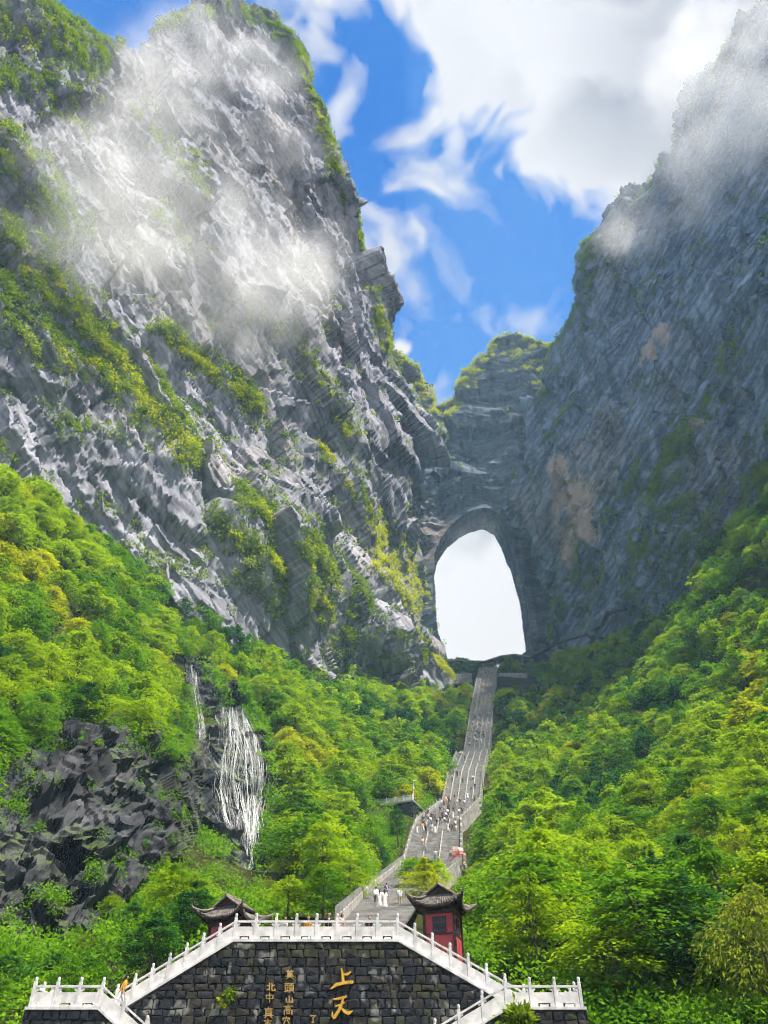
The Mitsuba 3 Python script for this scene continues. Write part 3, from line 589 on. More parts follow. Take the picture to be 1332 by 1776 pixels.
# the wall: a dark core, stones one by one, the lettering
PX = lambda px, py, y=YW: (lambda p: (p[0], p[2]))(at_y(px, py, y))
wall_poly = shapely.Polygon([(LL[0] - .6, 3), (LL[0] - .6, ZL - .16), (LL[0], ZL - .16), (WL[0], ZT - .16), (WR[0], ZT - .16), (LR[0], ZL - .16), (LR[0] + .5, ZL - .16), (LR[0] + .5, 3)])
add('retaining_wall__core', slab_xz(wall_poly.buffer(-.02), YW + .05, YW + 2.2), 'mortar')
note('retaining_wall', 'dark wet stone retaining wall carrying golden lettering', 'wall')
def stones(holder, poly, y, seed, limit, course=.41, wide=(.34, .88), brown=None):
    r = np.random.default_rng(seed); x0, z0, x1, z1 = poly.bounds
    out, z = [], z1
    while z > z0 + .1:
        h = course * r.uniform(.8, 1.2); x = x0 - r.uniform(0, .6)
        while x < x1:
            w = r.uniform(*wide); q = shapely.Polygon([(x + .012 + r.uniform(0, .03), z - h + .01 + r.uniform(-.05, .05)), (x + w - .01 - r.uniform(-.03, .05), z - h + .01 + r.uniform(-.05, .05)), (x + w - .01 - r.uniform(-.03, .06), z - .01 + r.uniform(-.06, .05)), (x + .01 + r.uniform(-.02, .05), z - .01 + r.uniform(-.06, .05))]).intersection(poly)
            if q.geom_type == 'Polygon' and q.area > .03: out.append(q)
            x += w
        z -= h
    meshes = []
    for q in out:
        c = np.array(shapely.geometry.polygon.orient(q).exterior.coords)[:-1]; m = len(c); ctr = c.mean(0); dep = r.uniform(.015, .055)
        inner = ctr + (c - ctr) * r.uniform(.86, .94)
        tilt = r.normal(0, .02, 2)
        mid = ctr + (c - ctr) * .97
        v = np.vstack([np.c_[c[:, 0], np.full(m, y + .06), c[:, 1]], np.c_[mid[:, 0], np.full(m, y - dep * .5), mid[:, 1]], np.c_[inner[:, 0], y - dep + (inner - ctr) @ tilt, inner[:, 1]], [[ctr[0], y - dep - r.uniform(0, .03), ctr[1]]]])
        i = np.arange(m); j = (i + 1) % m
        f = np.vstack([np.c_[i, j, j + m], np.c_[i, j + m, i + m], np.c_[i + m, j + m, j + 2 * m], np.c_[i + m, j + 2 * m, i + 2 * m], np.c_[i + 2 * m, j + 2 * m, i * 0 + 3 * m]])
        k = meshkit.noise(np.array([ctr[0] / 2.6 + 9, ctr[1] / 1.7, 2.0]), seed) * .6 + r.random() * .5
        edge = poly.exterior.distance(shapely.Point(ctr)) < .9
        k += .22 * (meshkit.noise(np.array([ctr[0] / 1.1, ctr[1] / 6.0, 7.0]), 3) - .5)
        mat = 'wall_dark' if k < .46 else 'wall_slate' if k < .66 else 'wall_brown' if k < .84 else 'wall_moss'
        if edge and ctr[1] > ZT - 1.0 and r.random() < .6: mat = 'wall_moss'
        meshes.append((ctr[1], v, f, mat))
    meshes.sort(key=lambda t: -t[0])
    for i, (_, v, f, mat) in enumerate(meshes[:limit]): scene[f'{holder}__stone' + (f'_{i:03d}' if i else '')] = mikit.ply((v, f), mat)
    rest = meshes[limit:]
    if rest:
        scene[f'{holder}__lower_stones'] = mikit.ply(join([(v, f) for _, v, f, _ in rest]), 'wall_slate'); labels[f'{holder}__lower_stones'] = {'kind': 'stuff'}
stones('retaining_wall', wall_poly, YW, 12, 300)
for nm, px0, px1, lab in (('landing_wall', -19.25, -8.4, 'low dark stone wall under the left landing'), ('landing_wall_001', .2, 10.9, 'low dark stone wall under the right landing')):
    if px0 < -10: pl = shapely.Polygon([(-19.2, 3), (-19.2, ZL - .16), (-15.3, ZL - .16), (-9.9, ZL - 3.76), (-9.9, 3)])
    else: pl = shapely.Polygon([(1.4, 3), (1.4, ZL - 2.76), (6.6, ZL - .16), (10.85, ZL - .16), (10.85, 3)])
    add(nm + '__core', slab_xz(pl.buffer(-.02), YL + .05, YW - .12), 'mortar'); note(nm, lab, 'wall')
    stones(nm, pl, YL, 13 if px0 < 0 else 14, 90)
    xe = (-19.2, -14.7) if px0 < 0 else (7.5, 10.85)
    add(nm + '__deck', box((xe[0] + xe[1]) / 2, YL + 2.2, ZL - .12, xe[1] - xe[0], 4.2, .2), 'grey_stone')
# steps of the four small flights and the floor of the upper terrace
def flight(a, b, w, y0, y1):
    """a stepped wedge from (x, z) a up to b between y0 and y1"""
    n = max(2, int(abs(b[1] - a[1]) / .17)); xs = np.linspace(a[0], b[0], n + 1); zs = np.linspace(a[1], b[1], n + 1)
    return join([box((xs[i] + xs[i + 1]) / 2, (y0 + y1) / 2, (zs[i + 1] + zs[i + 1] - 1.2) / 2, abs(xs[1] - xs[0]) + .004, y1 - y0, 1.2) for i in range(n)])
for i, (a, b, y0, y1) in enumerate([(LL, WL, YW + .35, YW + 2.2), (LR, WR, YW + .35, YW + 2.2), ((-9.9, ZL - 3.6), (-15.3, ZL), YL + .35, YW - .12), ((1.4, ZL - 2.6), (6.6, ZL), YL + .35, YW - .12)]):
    add('wall_steps' + (f'_{i:03d}' if i else ''), flight(a, b, 0, y0, y1), 'grey_stone', kind='structure')
add('terrace', box((WL[0] + WR[0]) / 2, YW + 4.2, ZT - .25, WR[0] - WL[0] + 3, 7.6, .5), 'grey_stone', kind='structure')

def brush(strokes):
    """strokes: lists of (x, y, half width) in any units -> one shapely shape with brush-like swelling"""
    out = []
    for s in strokes:
        for (x0, y0, w0), (x1, y1, w1) in zip(s[:-1], s[1:]):
            w0, w1 = w0 * 1.18, w1 * 1.18
            out.append(shapely.union_all([shapely.Point(x0, y0).buffer(w0, 5), shapely.Point(x1, y1).buffer(w1, 5)]).convex_hull)
    return shapely.union_all(out)
def lettering(shape, mat, depth=.07):
    k = numbered('character'); polys = getattr(shape, 'geoms', [shape]); ms = []
    for g in polys:
        g = g.simplify(.15); w = shapely.Polygon([PX(*c) for c in g.exterior.coords], [[PX(*c) for c in h.coords] for h in g.interiors])
        ms.append(slab_xz(shapely.geometry.polygon.orient(w), YW - .13 - depth, YW - .02))
    scene['retaining_wall__' + k] = mikit.ply(join(ms), mat)
    return 'retaining_wall__' + k
k1 = lettering(brush([[(592.5,1681,1.2),(594.5,1690,1.8),(595.5,1704,2.0)], [(595.5,1691,1.4),(603,1690.5,1.9),(608.5,1686.5,.9)], [(574,1716,.9),(584,1708.5,2.4),(597,1705.5,2.2),(610.5,1704,2.6)]]), 'gold')
k2 = lettering(brush([[(578,1734,.8),(588,1733,1.9),(600,1729.5,1.7)], [(582,1746,.9),(590,1744,1.5),(597,1739.5,1.0)], [(595,1734,1.3),(591.5,1746,2.2),(586,1757,2.4),(579.5,1766,2.2),(576.5,1763,1.2),(577,1756,.7)], [(591,1748,1.0),(598,1755,2.3),(604,1758.5,2.6),(611,1754.5,1.0)]]), 'gold')
labels[k1] = {'label': 'upper large golden character'}; labels[k2] = {'label': 'lower large golden character'}
SMALL = {  # a 10 x 10 box, y down
    'mo': [[(1,1.5),(9,1.5)],[(3.2,0),(3.2,2.6)],[(6.8,0),(6.8,2.6)],[(2.5,3.2),(7.5,3.2),(7.5,5.6),(2.5,5.6),(2.5,3.2)],[(2.5,4.4),(7.5,4.4)],[(.5,7),(9.5,7)],[(5,5.6),(4.4,7.6),(1,10)],[(5.2,7.2),(9,10)]],
    'tou': [[(.3,1),(4.2,1)],[(.8,2.6),(3.8,2.6),(3.8,5),(.8,5),(.8,2.6)],[(1,6),(1.5,8)],[(3.6,6),(3,8)],[(.2,8.8),(4.4,8.2)],[(5,1),(9.8,1)],[(7.4,1),(7,2.6)],[(5.6,2.6),(9.2,2.6),(9.2,7.6),(5.6,7.6),(5.6,2.6)],[(5.6,4.3),(9.2,4.3)],[(5.6,6),(9.2,6)],[(6.6,7.6),(5,10)],[(8.2,7.6),(9.8,10)]],
    'shan': [[(5,.5),(5,8.5)],[(1,3.5),(1,8.8),(9,8.8)],[(9,3.2),(9,9.4)]],
    'gao': [[(5,0),(5,1.4)],[(.8,1.6),(9.2,1.6)],[(3,2.6),(7,2.6),(7,4.4),(3,4.4),(3,2.6)],[(1.2,10),(1.2,5.6),(8.8,5.6),(8.8,9.6)],[(3.4,7),(6.6,7),(6.6,8.8),(3.4,8.8),(3.4,7)]],
    'xue': [[(5,0),(5,1.4)],[(1,4),(1,1.8),(9,1.8),(8.6,4)],[(4,4),(1.5,9.5)],[(6,4),(9,9.5)]],
    'bei': [[(3.6,.6),(3.6,9)],[(1,3.4),(3.6,3.4)],[(.8,8),(3.6,6.6)],[(6.2,.5),(6.2,8.6),(9.4,8.6),(9.4,7)],[(8.8,2.6),(6.2,4.4)]],
    'zhong': [[(1.4,2.6),(8.6,2.6),(8.2,6),(1.6,6),(1.4,2.6)],[(5,0),(5,10)]],
    'zhen': [[(1.4,1.4),(8.6,1.4)],[(5,0),(4.8,2.6)],[(2.4,2.6),(7.6,2.6),(7.6,7.4),(2.4,7.4),(2.4,2.6)],[(2.4,4.2),(7.6,4.2)],[(2.4,5.8),(7.6,5.8)],[(.4,7.8),(9.6,7.8)],[(3.4,8.2),(1.6,10)],[(6.6,8.2),(8.6,10)]],
    'gu': [[(.6,2.4),(9.4,2.4)],[(5,0),(5,5)],[(2.4,5),(7.8,5),(7.6,9),(2.6,9),(2.4,5)]],
    'liao': [[(2,1.4),(8.4,1.0),(5.2,3.8)],[(5.2,3.8),(5.2,9.4),(3.6,8.6)]]}
for nm, cx, cy, s in [('mo',503,1691,15), ('tou',502,1714,17), ('shan',502,1734,13), ('gao',500,1752,17), ('xue',497,1771,14), ('bei',470,1713,16), ('zhong',468,1731,16), ('zhen',466,1757,18), ('gu',465,1775,14), ('liao',543,1768,15)]:
    sh = brush([[(cx + (x - 5) / 10 * s, cy + (y - 5) / 10 * s, .75) for x, y in st] for st in SMALL[nm]])
    lettering(sh, 'faded_gold', .04)

def tuft(key, px, py, size, bsdf, label, n=160, seed=1):
    r = np.random.default_rng(seed); c = at_y(px, py, (YL if key == 'landing_plant' else YW) - .1); o = r.normal(0, 1, (n, 3)) * [size, size * .4, size * .8]; o[:, 1] = -np.abs(o[:, 1])
    add(key, leaves(c + o * .6, o + [0, -.1, -.15] + r.normal(0, .2, (n, 3)), r.normal(0, .6, (n, 3)) + [0, -.4, .6], size * .55 * r.uniform(.6, 1.4, n), .22), bsdf, label=label, category='plant', group=None)
tuft('wall_plant', 399, 1722, .30, 'leaf_lime', 'yellow-green plant growing out of the wall left of the lettering', 150, 1)
tuft('wall_plant_001', 389, 1738, .26, 'leaf_gold', 'small golden plant on the wall just below the yellow-green one', 110, 2)
tuft('landing_plant', 900, 1768, .62, 'leaf_cliff', 'leafy bush growing against the right landing wall', 420, 5)

# ---------------------------------------------------------------- two pavilions
def pavilion(key, x, y, z, rot, label, tall=2.55):
    note(key, label, 'pavilion')
    M = np.eye(4); c, s = math.cos(rot) * .9, math.sin(rot) * .9; M[:2, :2] = [[c, -s], [s, c]]; M[2, 2] = .94; M[:3, 3] = [x, y, z]
    cnt = {}
    def part(name, vf, mat, smooth=False, under=None):
        base = f'{key}__{under}__{name}' if under else f'{key}__{name}'
        i = cnt.get(base, 0); cnt[base] = i + 1
        scene[base + (f'_{i:03d}' if i else '')] = mikit.ply(place(vf, M), mat, smooth=smooth)
    b = 1.08                                              # half width of the body
    part('body', box(0, 0, tall / 2, 2 * b - .1, 2 * b - .1, tall), 'red_wood')
    for sx in (-1, 1):
        for sy in (-1, 1): part('corner_post', box(sx * b, sy * b, tall / 2, .16, .16, tall + .02), 'dark_wood')
    part('plinth', box(0, 0, -.6, 2 * b + .3, 2 * b + .3, 1.2), 'dark_wood')
    part('beam', box(0, 0, tall - .12, 2 * b + .12, 2 * b + .12, .30), 'dark_wood')
    part('beam', box(0, 0, tall + .10, 2 * b + .55, 2 * b + .55, .16), 'dark_wood')
    for face in range(4):
        R = np.eye(4); a = face * math.pi / 2; R[:2, :2] = [[math.cos(a), -math.sin(a)], [math.sin(a), math.cos(a)]]
        f0 = -b + .03
        part('door', place(join([box(-.48, f0, (tall - 1.6) / 2, .9, .05, tall - 1.7), box(.48, f0, (tall - 1.6) / 2, .9, .05, tall - 1.7)]), R), 'red_wood')
        part('window', place(box(0, f0 - .01, tall - .95, .95, .05, .95), R), 'lattice')
        w = 'window' + (f'_{cnt[key + "__window"] - 1:03d}' if cnt[key + '__window'] > 1 else '')
        part('bars', place(join([box(0, f0 - .035, tall - .95 + q * .23, .99, .03, .03) for q in range(-2, 3)] + [box(q * .23, f0 - .037, tall - .95, .03, .026, .98) for q in range(-2, 3)]), R), 'dark_wood', under=w)
        part('sill_rail', place(box(0, f0 - .03, tall - 1.52, 2 * b - .3, .05, .07), R), 'dark_wood')
    # the skirt roof: eaves that swing up and out at the corners
    E, I, z0, z1 = 1.62, .80, tall + .12, tall + 1.0
    def roof(s, t):
        """s along the side -1..1, t from the eave 0 to the top 1: a point of the side facing -y"""
        k = abs(s) ** 3.2; e = E + .42 * k * (1 - t) ** 1.5
        half = (E + .42 * k) * (1 - t) + I * t
        zz = z0 + (z1 - z0) * (t ** 1.45) + .62 * abs(s) ** 3.4 * (1 - t) ** 1.9
        return np.array([s * half, -(e * (1 - t) + I * t), zz])
    S, Tn = np.linspace(-1, 1, 33), np.linspace(0, 1, 11)
    g = np.array([[roof(s, t) for s in S] for t in Tn])
    top_, low = g.reshape(-1, 3), (g - [0, 0, .10]).reshape(-1, 3)
    fa = grid_faces(11, 33)
    i = np.arange(32); rim = np.vstack([np.c_[i, i + 1 + 363, i + 1], np.c_[i, i + 363, i + 1 + 363]])
    sheet = np.vstack([top_, low]), np.vstack([fa, fa[:, ::-1] + 363, rim])
    for face in range(4):
        R = np.eye(4); a = face * math.pi / 2; R[:2, :2] = [[math.cos(a), -math.sin(a)], [math.sin(a), math.cos(a)]]
        part('slope', place(sheet, R), 'dark_wood' , under='roof')
        for k in range(15):
            s = -.93 + 1.86 * k / 14
            pts = [roof(s, t) + [0, -.03 * (t == 0), .035] for t in np.linspace(0, 1, 8)]
            v, f_ = tube(pts, [.082, .078, .08, .076, .08, .074, .072, .07], 7)
            part('tile_row', place((v, f_), R), 'roof_tile', under='roof')
        rp = [roof(1, t) + [0, 0, .09] for t in np.linspace(0, 1, 9)]
        rp = [rp[0] + (rp[0] - rp[1]) * .35 + [0, 0, .16]] + rp
        part('hip_ridge', place(tube(rp, [.03, .07] + [.085] * 8, 7), R), 'ridge_tile', under='roof')
        if face % 2 == 0:                                 # gables face front and back
            gz0, gz1, gy = z1 - .12, z1 + .62, -I - .25
            part('gable', place(slab_xz(shapely.Polygon([(-.98, gz0), (.98, gz0), (0, gz1 - .06)]), gy + .12, gy + .22), R), 'dark_wood', under='roof')
            for sx in (-1, 1):
                q = [np.array([sx * xx, gy, gz1 - (gz1 - gz0) * (xx / 1.18) ** .85 + .02]) for xx in np.linspace(0, 1.22, 7)]
                part('bargeboard', place(tube(q, .075, 6), R), 'ridge_tile', under='roof')
    for sx in (-1, 1):
        xs = np.linspace(0, 1.2, 7); zz = [z1 + .60 - .74 * (xx / 1.18) ** .85 for xx in xs]
        v = np.array([[sx * xx, yy, q] for yy in (-I - .22, I + .22) for xx, q in zip(xs, zz)]); v = np.vstack([v, v - [0, 0, .07]])
        fa2 = grid_faces(2, 7)
        part('upper_slope', (v, np.vstack([fa2, fa2[:, ::-1] + 14])), 'dark_wood', under='roof')
        for k in range(12):
            yy = -I - .12 + (2 * I + .24) * k / 11
            part('tile_row', tube([np.array([sx * xx, yy, q + .035]) for xx, q in zip(xs, zz)], .07, 6), 'roof_tile', under='roof')
    part('top_ridge', tube([(0, -I - .34, z1 + .74), (0, -I - .1, z1 + .66), (0, 0, z1 + .64), (0, I + .1, z1 + .66), (0, I + .34, z1 + .74)], [.05, .09, .10, .09, .05], 7), 'ridge_tile', under='roof')
p = at_y(770, 1648, 56); pavilion('pavilion_001', p[0], 56.0, p[2] - .9, -.30, 'red wooden pavilion with upturned tiled eaves right of the wall top', 3.25)
p = at_y(393, 1640, 56); pavilion('pavilion', p[0] + .1, 56.4, p[2] - 1.2, -.42, 'dark red pavilion half hidden behind the balustrade at the left', 2.65)

# ---------------------------------------------------------------- the long stairway
note('stairway', kind='structure')
def ribbon(k0, k1, sub):
    l, r_ = [], []
    for i in range(k0, k1):
        for t in np.linspace(0, 1, sub, endpoint=(i == k1 - 1)): l.append(SL[i] * (1 - t) + SL[i + 1] * t); r_.append(SR[i] * (1 - t) + SR[i + 1] * t)
    return np.array(l), np.array(r_)
def stepped(k0, k1, rise):
    l, r_ = ribbon(k0, k1, 2); v, f, n = [], [], 0
    for i in range(len(l) - 1):
        m = max(1, int(abs(l[i + 1][2] - l[i][2]) / rise))
        for j in range(m):
            a, b = l[i] + (l[i + 1] - l[i]) * j / m, l[i] + (l[i + 1] - l[i]) * (j + 1) / m; c, d = r_[i] + (r_[i + 1] - r_[i]) * j / m, r_[i] + (r_[i + 1] - r_[i]) * (j + 1) / m
            z = b[2]
            v += [[a[0], a[1], a[2] - .02], [c[0], c[1], c[2] - .02], [c[0], c[1], z], [a[0], a[1], z], [d[0], d[1], z], [b[0], b[1], z]]
            f += [[n, n + 1, n + 2], [n, n + 2, n + 3], [n + 3, n + 2, n + 4], [n + 3, n + 4, n + 5]]; n += 6
    return np.array(v), np.array(f)
flights = [(0, 2, .30), (2, 3, .25), (3, 5, .25), (5, 6, .30), (6, 7, .30), (7, 8, .4), (8, 11, .35)]
for i, (a, b, rise) in enumerate(flights):
    scene['stairway__flight' + (f'_{i:03d}' if i else '')] = mikit.ply(stepped(a, b, rise), 'grey_stone')
nd = 0
for k0, k1, cuts in [(2, 3, (.33, .62)), (3, 4, (.25, .5, .75)), (5, 6, (.2, .4, .6, .8)), (6, 7, (.2, .4, .6, .8)), (8, 11, (.22, .4, .6, .8))]:
    l, r_ = ribbon(k0, k1, 6)
    for c in cuts:
        q = l * (1 - c) + r_ * c
        scene['stairway__divider' + (f'_{nd:03d}' if nd else '')] = mikit.ply(join([beam(q[i] + [0, 0, .35], q[i + 1] + [0, 0, .35], .16, .7) for i in range(len(q) - 1)]), 'pale_rail'); nd += 1
def parapet(pts, name, label, post=2.4, out=0.0):
    """a stone side wall with a row of small posts"""
    pts = np.array(pts); wall_ = join([beam(a + [0, 0, -1.9], b + [0, 0, -1.9], .34, 5.71) for a, b in zip(pts[:-1], pts[1:])])
    posts = []
    for a, b in zip(pts[:-1], pts[1:]):
        m = max(1, int(np.linalg.norm((b - a)[:2]) / post))
        for j in range(m):
            q = a + (b - a) * j / m; posts.append(join([box(q[0], q[1], q[2] + .62, .36, .36, 1.5), box(q[0], q[1], q[2] + 1.43, .22, .22, .14)]))
    k = numbered('stair_parapet'); note(k, label, 'parapet')
    scene[k + '__wall'] = mikit.ply(wall_, 'grey_stone')
    for i, pm in enumerate(posts[:300]): scene[k + '__post' + (f'_{i:03d}' if i else '')] = mikit.ply(pm, 'pale_rail')
parapet(SL[:6], 'l', 'grey stone parapet with small posts along the left side of the lower stairs')
parapet(SL[5:8], 'l2', 'stone parapet left of the middle flights of the stairs', 3)
parapet(SL[8:], 'l3', 'thin stone parapet left of the uppermost flight', 5)
parapet(SR[3:6], 'r', 'pale parapet bending along the right side of the crowded landing')
parapet(SR[5:8], 'r2', 'stone parapet right of the middle flights of the stairs', 3)
parapet(SR[8:], 'r3', 'thin stone parapet right of the uppermost flight', 5)
parapet(SR[1:4], 'r4', 'parapet right of the lower stairs behind the pavilion')

# the small lookout on a dark stone block left of the stairs, with its lamp
q0, q1 = at(655, 1398, 175), at(716, 1396, 172); q1[2] = q0[2]
note('lookout', 'small lookout on a dark stone block left of the stairs', 'lookout')
dxy = (q1 - q0)[:2]; nrm = np.array([dxy[1], -dxy[0], 0]) / np.linalg.norm(dxy)
blk = shapely.Polygon([tuple(q0[:2]), tuple(q1[:2]), tuple((q1 - nrm * 7)[:2]), tuple((q0 - nrm * 7)[:2])])
m = trimesh.creation.extrude_polygon(blk, 9.0, engine='earcut'); m.apply_translation([0, 0, q0[2] - 9.2]); add('lookout__block', m, 'wall_slate')
m = trimesh.creation.extrude_polygon(blk.buffer(.3), .35, engine='earcut'); m.apply_translation([0, 0, q0[2] - .2]); add('lookout__slab', m, 'pale_rail')
for i, t in enumerate(np.linspace(0, 1, 5)):
    q = q0 + (q1 - q0) * t; scene['lookout__post' + (f'_{i:03d}' if i else '')] = mikit.ply(box(q[0], q[1], q[2] + .75, .28, .28, 1.5), 'white_stone')
    if i < 4:
        a, b = q, q0 + (q1 - q0) * (t + .25); scene['lookout__panel' + (f'_{i:03d}' if i else '')] = mikit.ply(join([beam(a + [0, 0, .6], b + [0, 0, .6], .15, .8), beam(a + [0, 0, 1.2], b + [0, 0, 1.2], .18, .16)]), 'white_stone')
note('lamp_post', 'thin white lamp post standing on the lookout', 'lamp post')
lp = q1 - nrm * .6
add('lamp_post__pole', tube([lp, lp + [0, 0, 4.6]], [.09, .06], 8), 'white_stone'); add('lamp_post__lamp', box(lp[0] + .35, lp[1], lp[2] + 4.6, .9, .3, .16), 'white_stone'); add('lamp_post__floodlight', box(lp[0] + .1, lp[1], lp[2] + 3.0, .35, .35, .45), 'white_stone')

# the carved boulder painted red beside the lower stairs
def boulder():
    p = at(794, 1497, 141); r = np.random.default_rng(8); m = trimesh.creation.icosphere(3); v = np.array(m.vertices) * [1.55, 1.0, 2.7]
    v += facets(v, .9, .16, 5, np.eye(3))[:, None] * np.array(m.vertices); note('carved_boulder', 'upright pinkish boulder with red painted strokes beside the stairs', 'boulder')
    add('carved_boulder__stone', (v + p, m.faces), 'boulder_stone')
    st = brush([[(-.7, .9, .11), (.8, 1.0, .14)], [(.15, 1.6, .15), (.1, 1.0, .17), (-.5, .1, .11)], [(.1, .9, .14), (.65, .1, .15)]])
    add('carved_boulder__red_mark', slab_xz(shapely.affinity.translate(st, p[0], p[2]), p[1] - 1.08, p[1] - .45), 'red_paint')
import shapely.affinity
speck('boulder_stone', (.22, .15, .13), (.52, .42, .38), 1.4); speck('red_paint', (.40, .03, .03), (.55, .06, .05), 3)
boulder()

# at the foot of the cave: the covered walk, two grey retaining walls, the cliff path
def strip(px_pts, y, w, h, dep):
    q = [at_y(a, b, y) for a, b in px_pts]
    return join([beam(a + [0, dep, 0], b + [0, dep, 0], w, h) for a, b in zip(q[:-1], q[1:])])
note('covered_walk', 'long dark canopy crossing the foot of the cave', 'canopy')
walk = [(780,1149),(840,1150),(852,1146),(868,1141),(892,1138),(926,1144)]
add('covered_walk__roof', strip(walk, 406, 4.5, .7, 0), 'pale_rail')
add('covered_walk__wall', strip([(a, b + 6) for a, b in walk[:5]] + [(926,1149)], 407.5, .5, 2.6, 0), 'canopy_dark')
for i, (a, b) in enumerate([(790,1150), (815,1150), (838,1150), (862,1143), (885,1139), (905,1141), (920,1143)]):
    q = at_y(a, b, 404.4); scene['covered_walk__column' + (f'_{i:03d}' if i else '')] = mikit.ply(box(q[0], q[1], q[2] - 1.9, .5, .5, 3.6), 'pale_rail')
def grey_wall(key, pts, y, h, label, cap=True):
    q = [at_y(a, b, y) for a, b in pts]; note(key, label, 'wall')
    add(key + '__wall', join([beam(a - [0, 0, h / 2], b - [0, 0, h / 2], 1.2, h) for a, b in zip(q[:-1], q[1:])]), 'grey_stone')
    add(key + '__railing', join([beam(a + [0, 0, .75], b + [0, 0, .75], .3, .3) for a, b in zip(q[:-1], q[1:])] + [box(*(a + (b - a) * t + [0, 0, .45]), .3, .3, .9) for a, b in zip(q[:-1], q[1:]) for t in np.linspace(.02, .98, 9)]), 'white_stone')
grey_wall('terrace_wall', [(771,1172),(818,1171)], 392, 5.0, 'grey retaining wall left of the stair head below the cave')
grey_wall('terrace_wall_001', [(862,1171),(913,1170)], 392, 5.0, 'grey retaining wall with pale railing right of the stair head')
note('cliff_path', 'dark railed path along the foot of the right cliff', 'path')
cp = [(922,1140),(945,1128),(965,1116),(990,1108),(1020,1100),(1045,1084),(1055,1062),(1085,1056)]; cy = [400, 392, 384, 372, 358, 346, 338, 330]
cq = [at(a, b, d) for (a, b), d in zip(cp, cy)]
add('cliff_path__deck', join([beam(a, b, 2.2, .7) for a, b in zip(cq[:-1], cq[1:])]), 'canopy_dark')
add('cliff_path__railing', join([beam(a + [-.6, -.8, 1.2], b + [-.6, -.8, 1.2], .25, .25) for a, b in zip(cq[:-1], cq[1:])] + [box(*(a + (b - a) * t + [-.6, -.8, .5]), .25, .25, 1.4) for a, b in zip(cq[:-1], cq[1:]) for t in (.1, .35, .6, .85)]), 'canopy_dark')
note('summit_railing', 'pale metal railing at the right shoulder of the highest peak', 'railing')
sq = [at(a, b, d) for a, b, d in [(492,62,281), (503,72,283), (512,86,286), (516,100,289)]]
add('summit_railing__rail', join([beam(a + [0, 0, k], b + [0, 0, k], .4, .4) for a, b in zip(sq[:-1], sq[1:]) for k in (2, 5, 8)]), 'pale_rail')
add('summit_railing__post', join([box(*(a + (b - a) * t + [0, 0, 3.5]), .4, .4, 10) for a, b in zip(sq[:-1], sq[1:]) for t in (.1, .6)]), 'pale_rail')

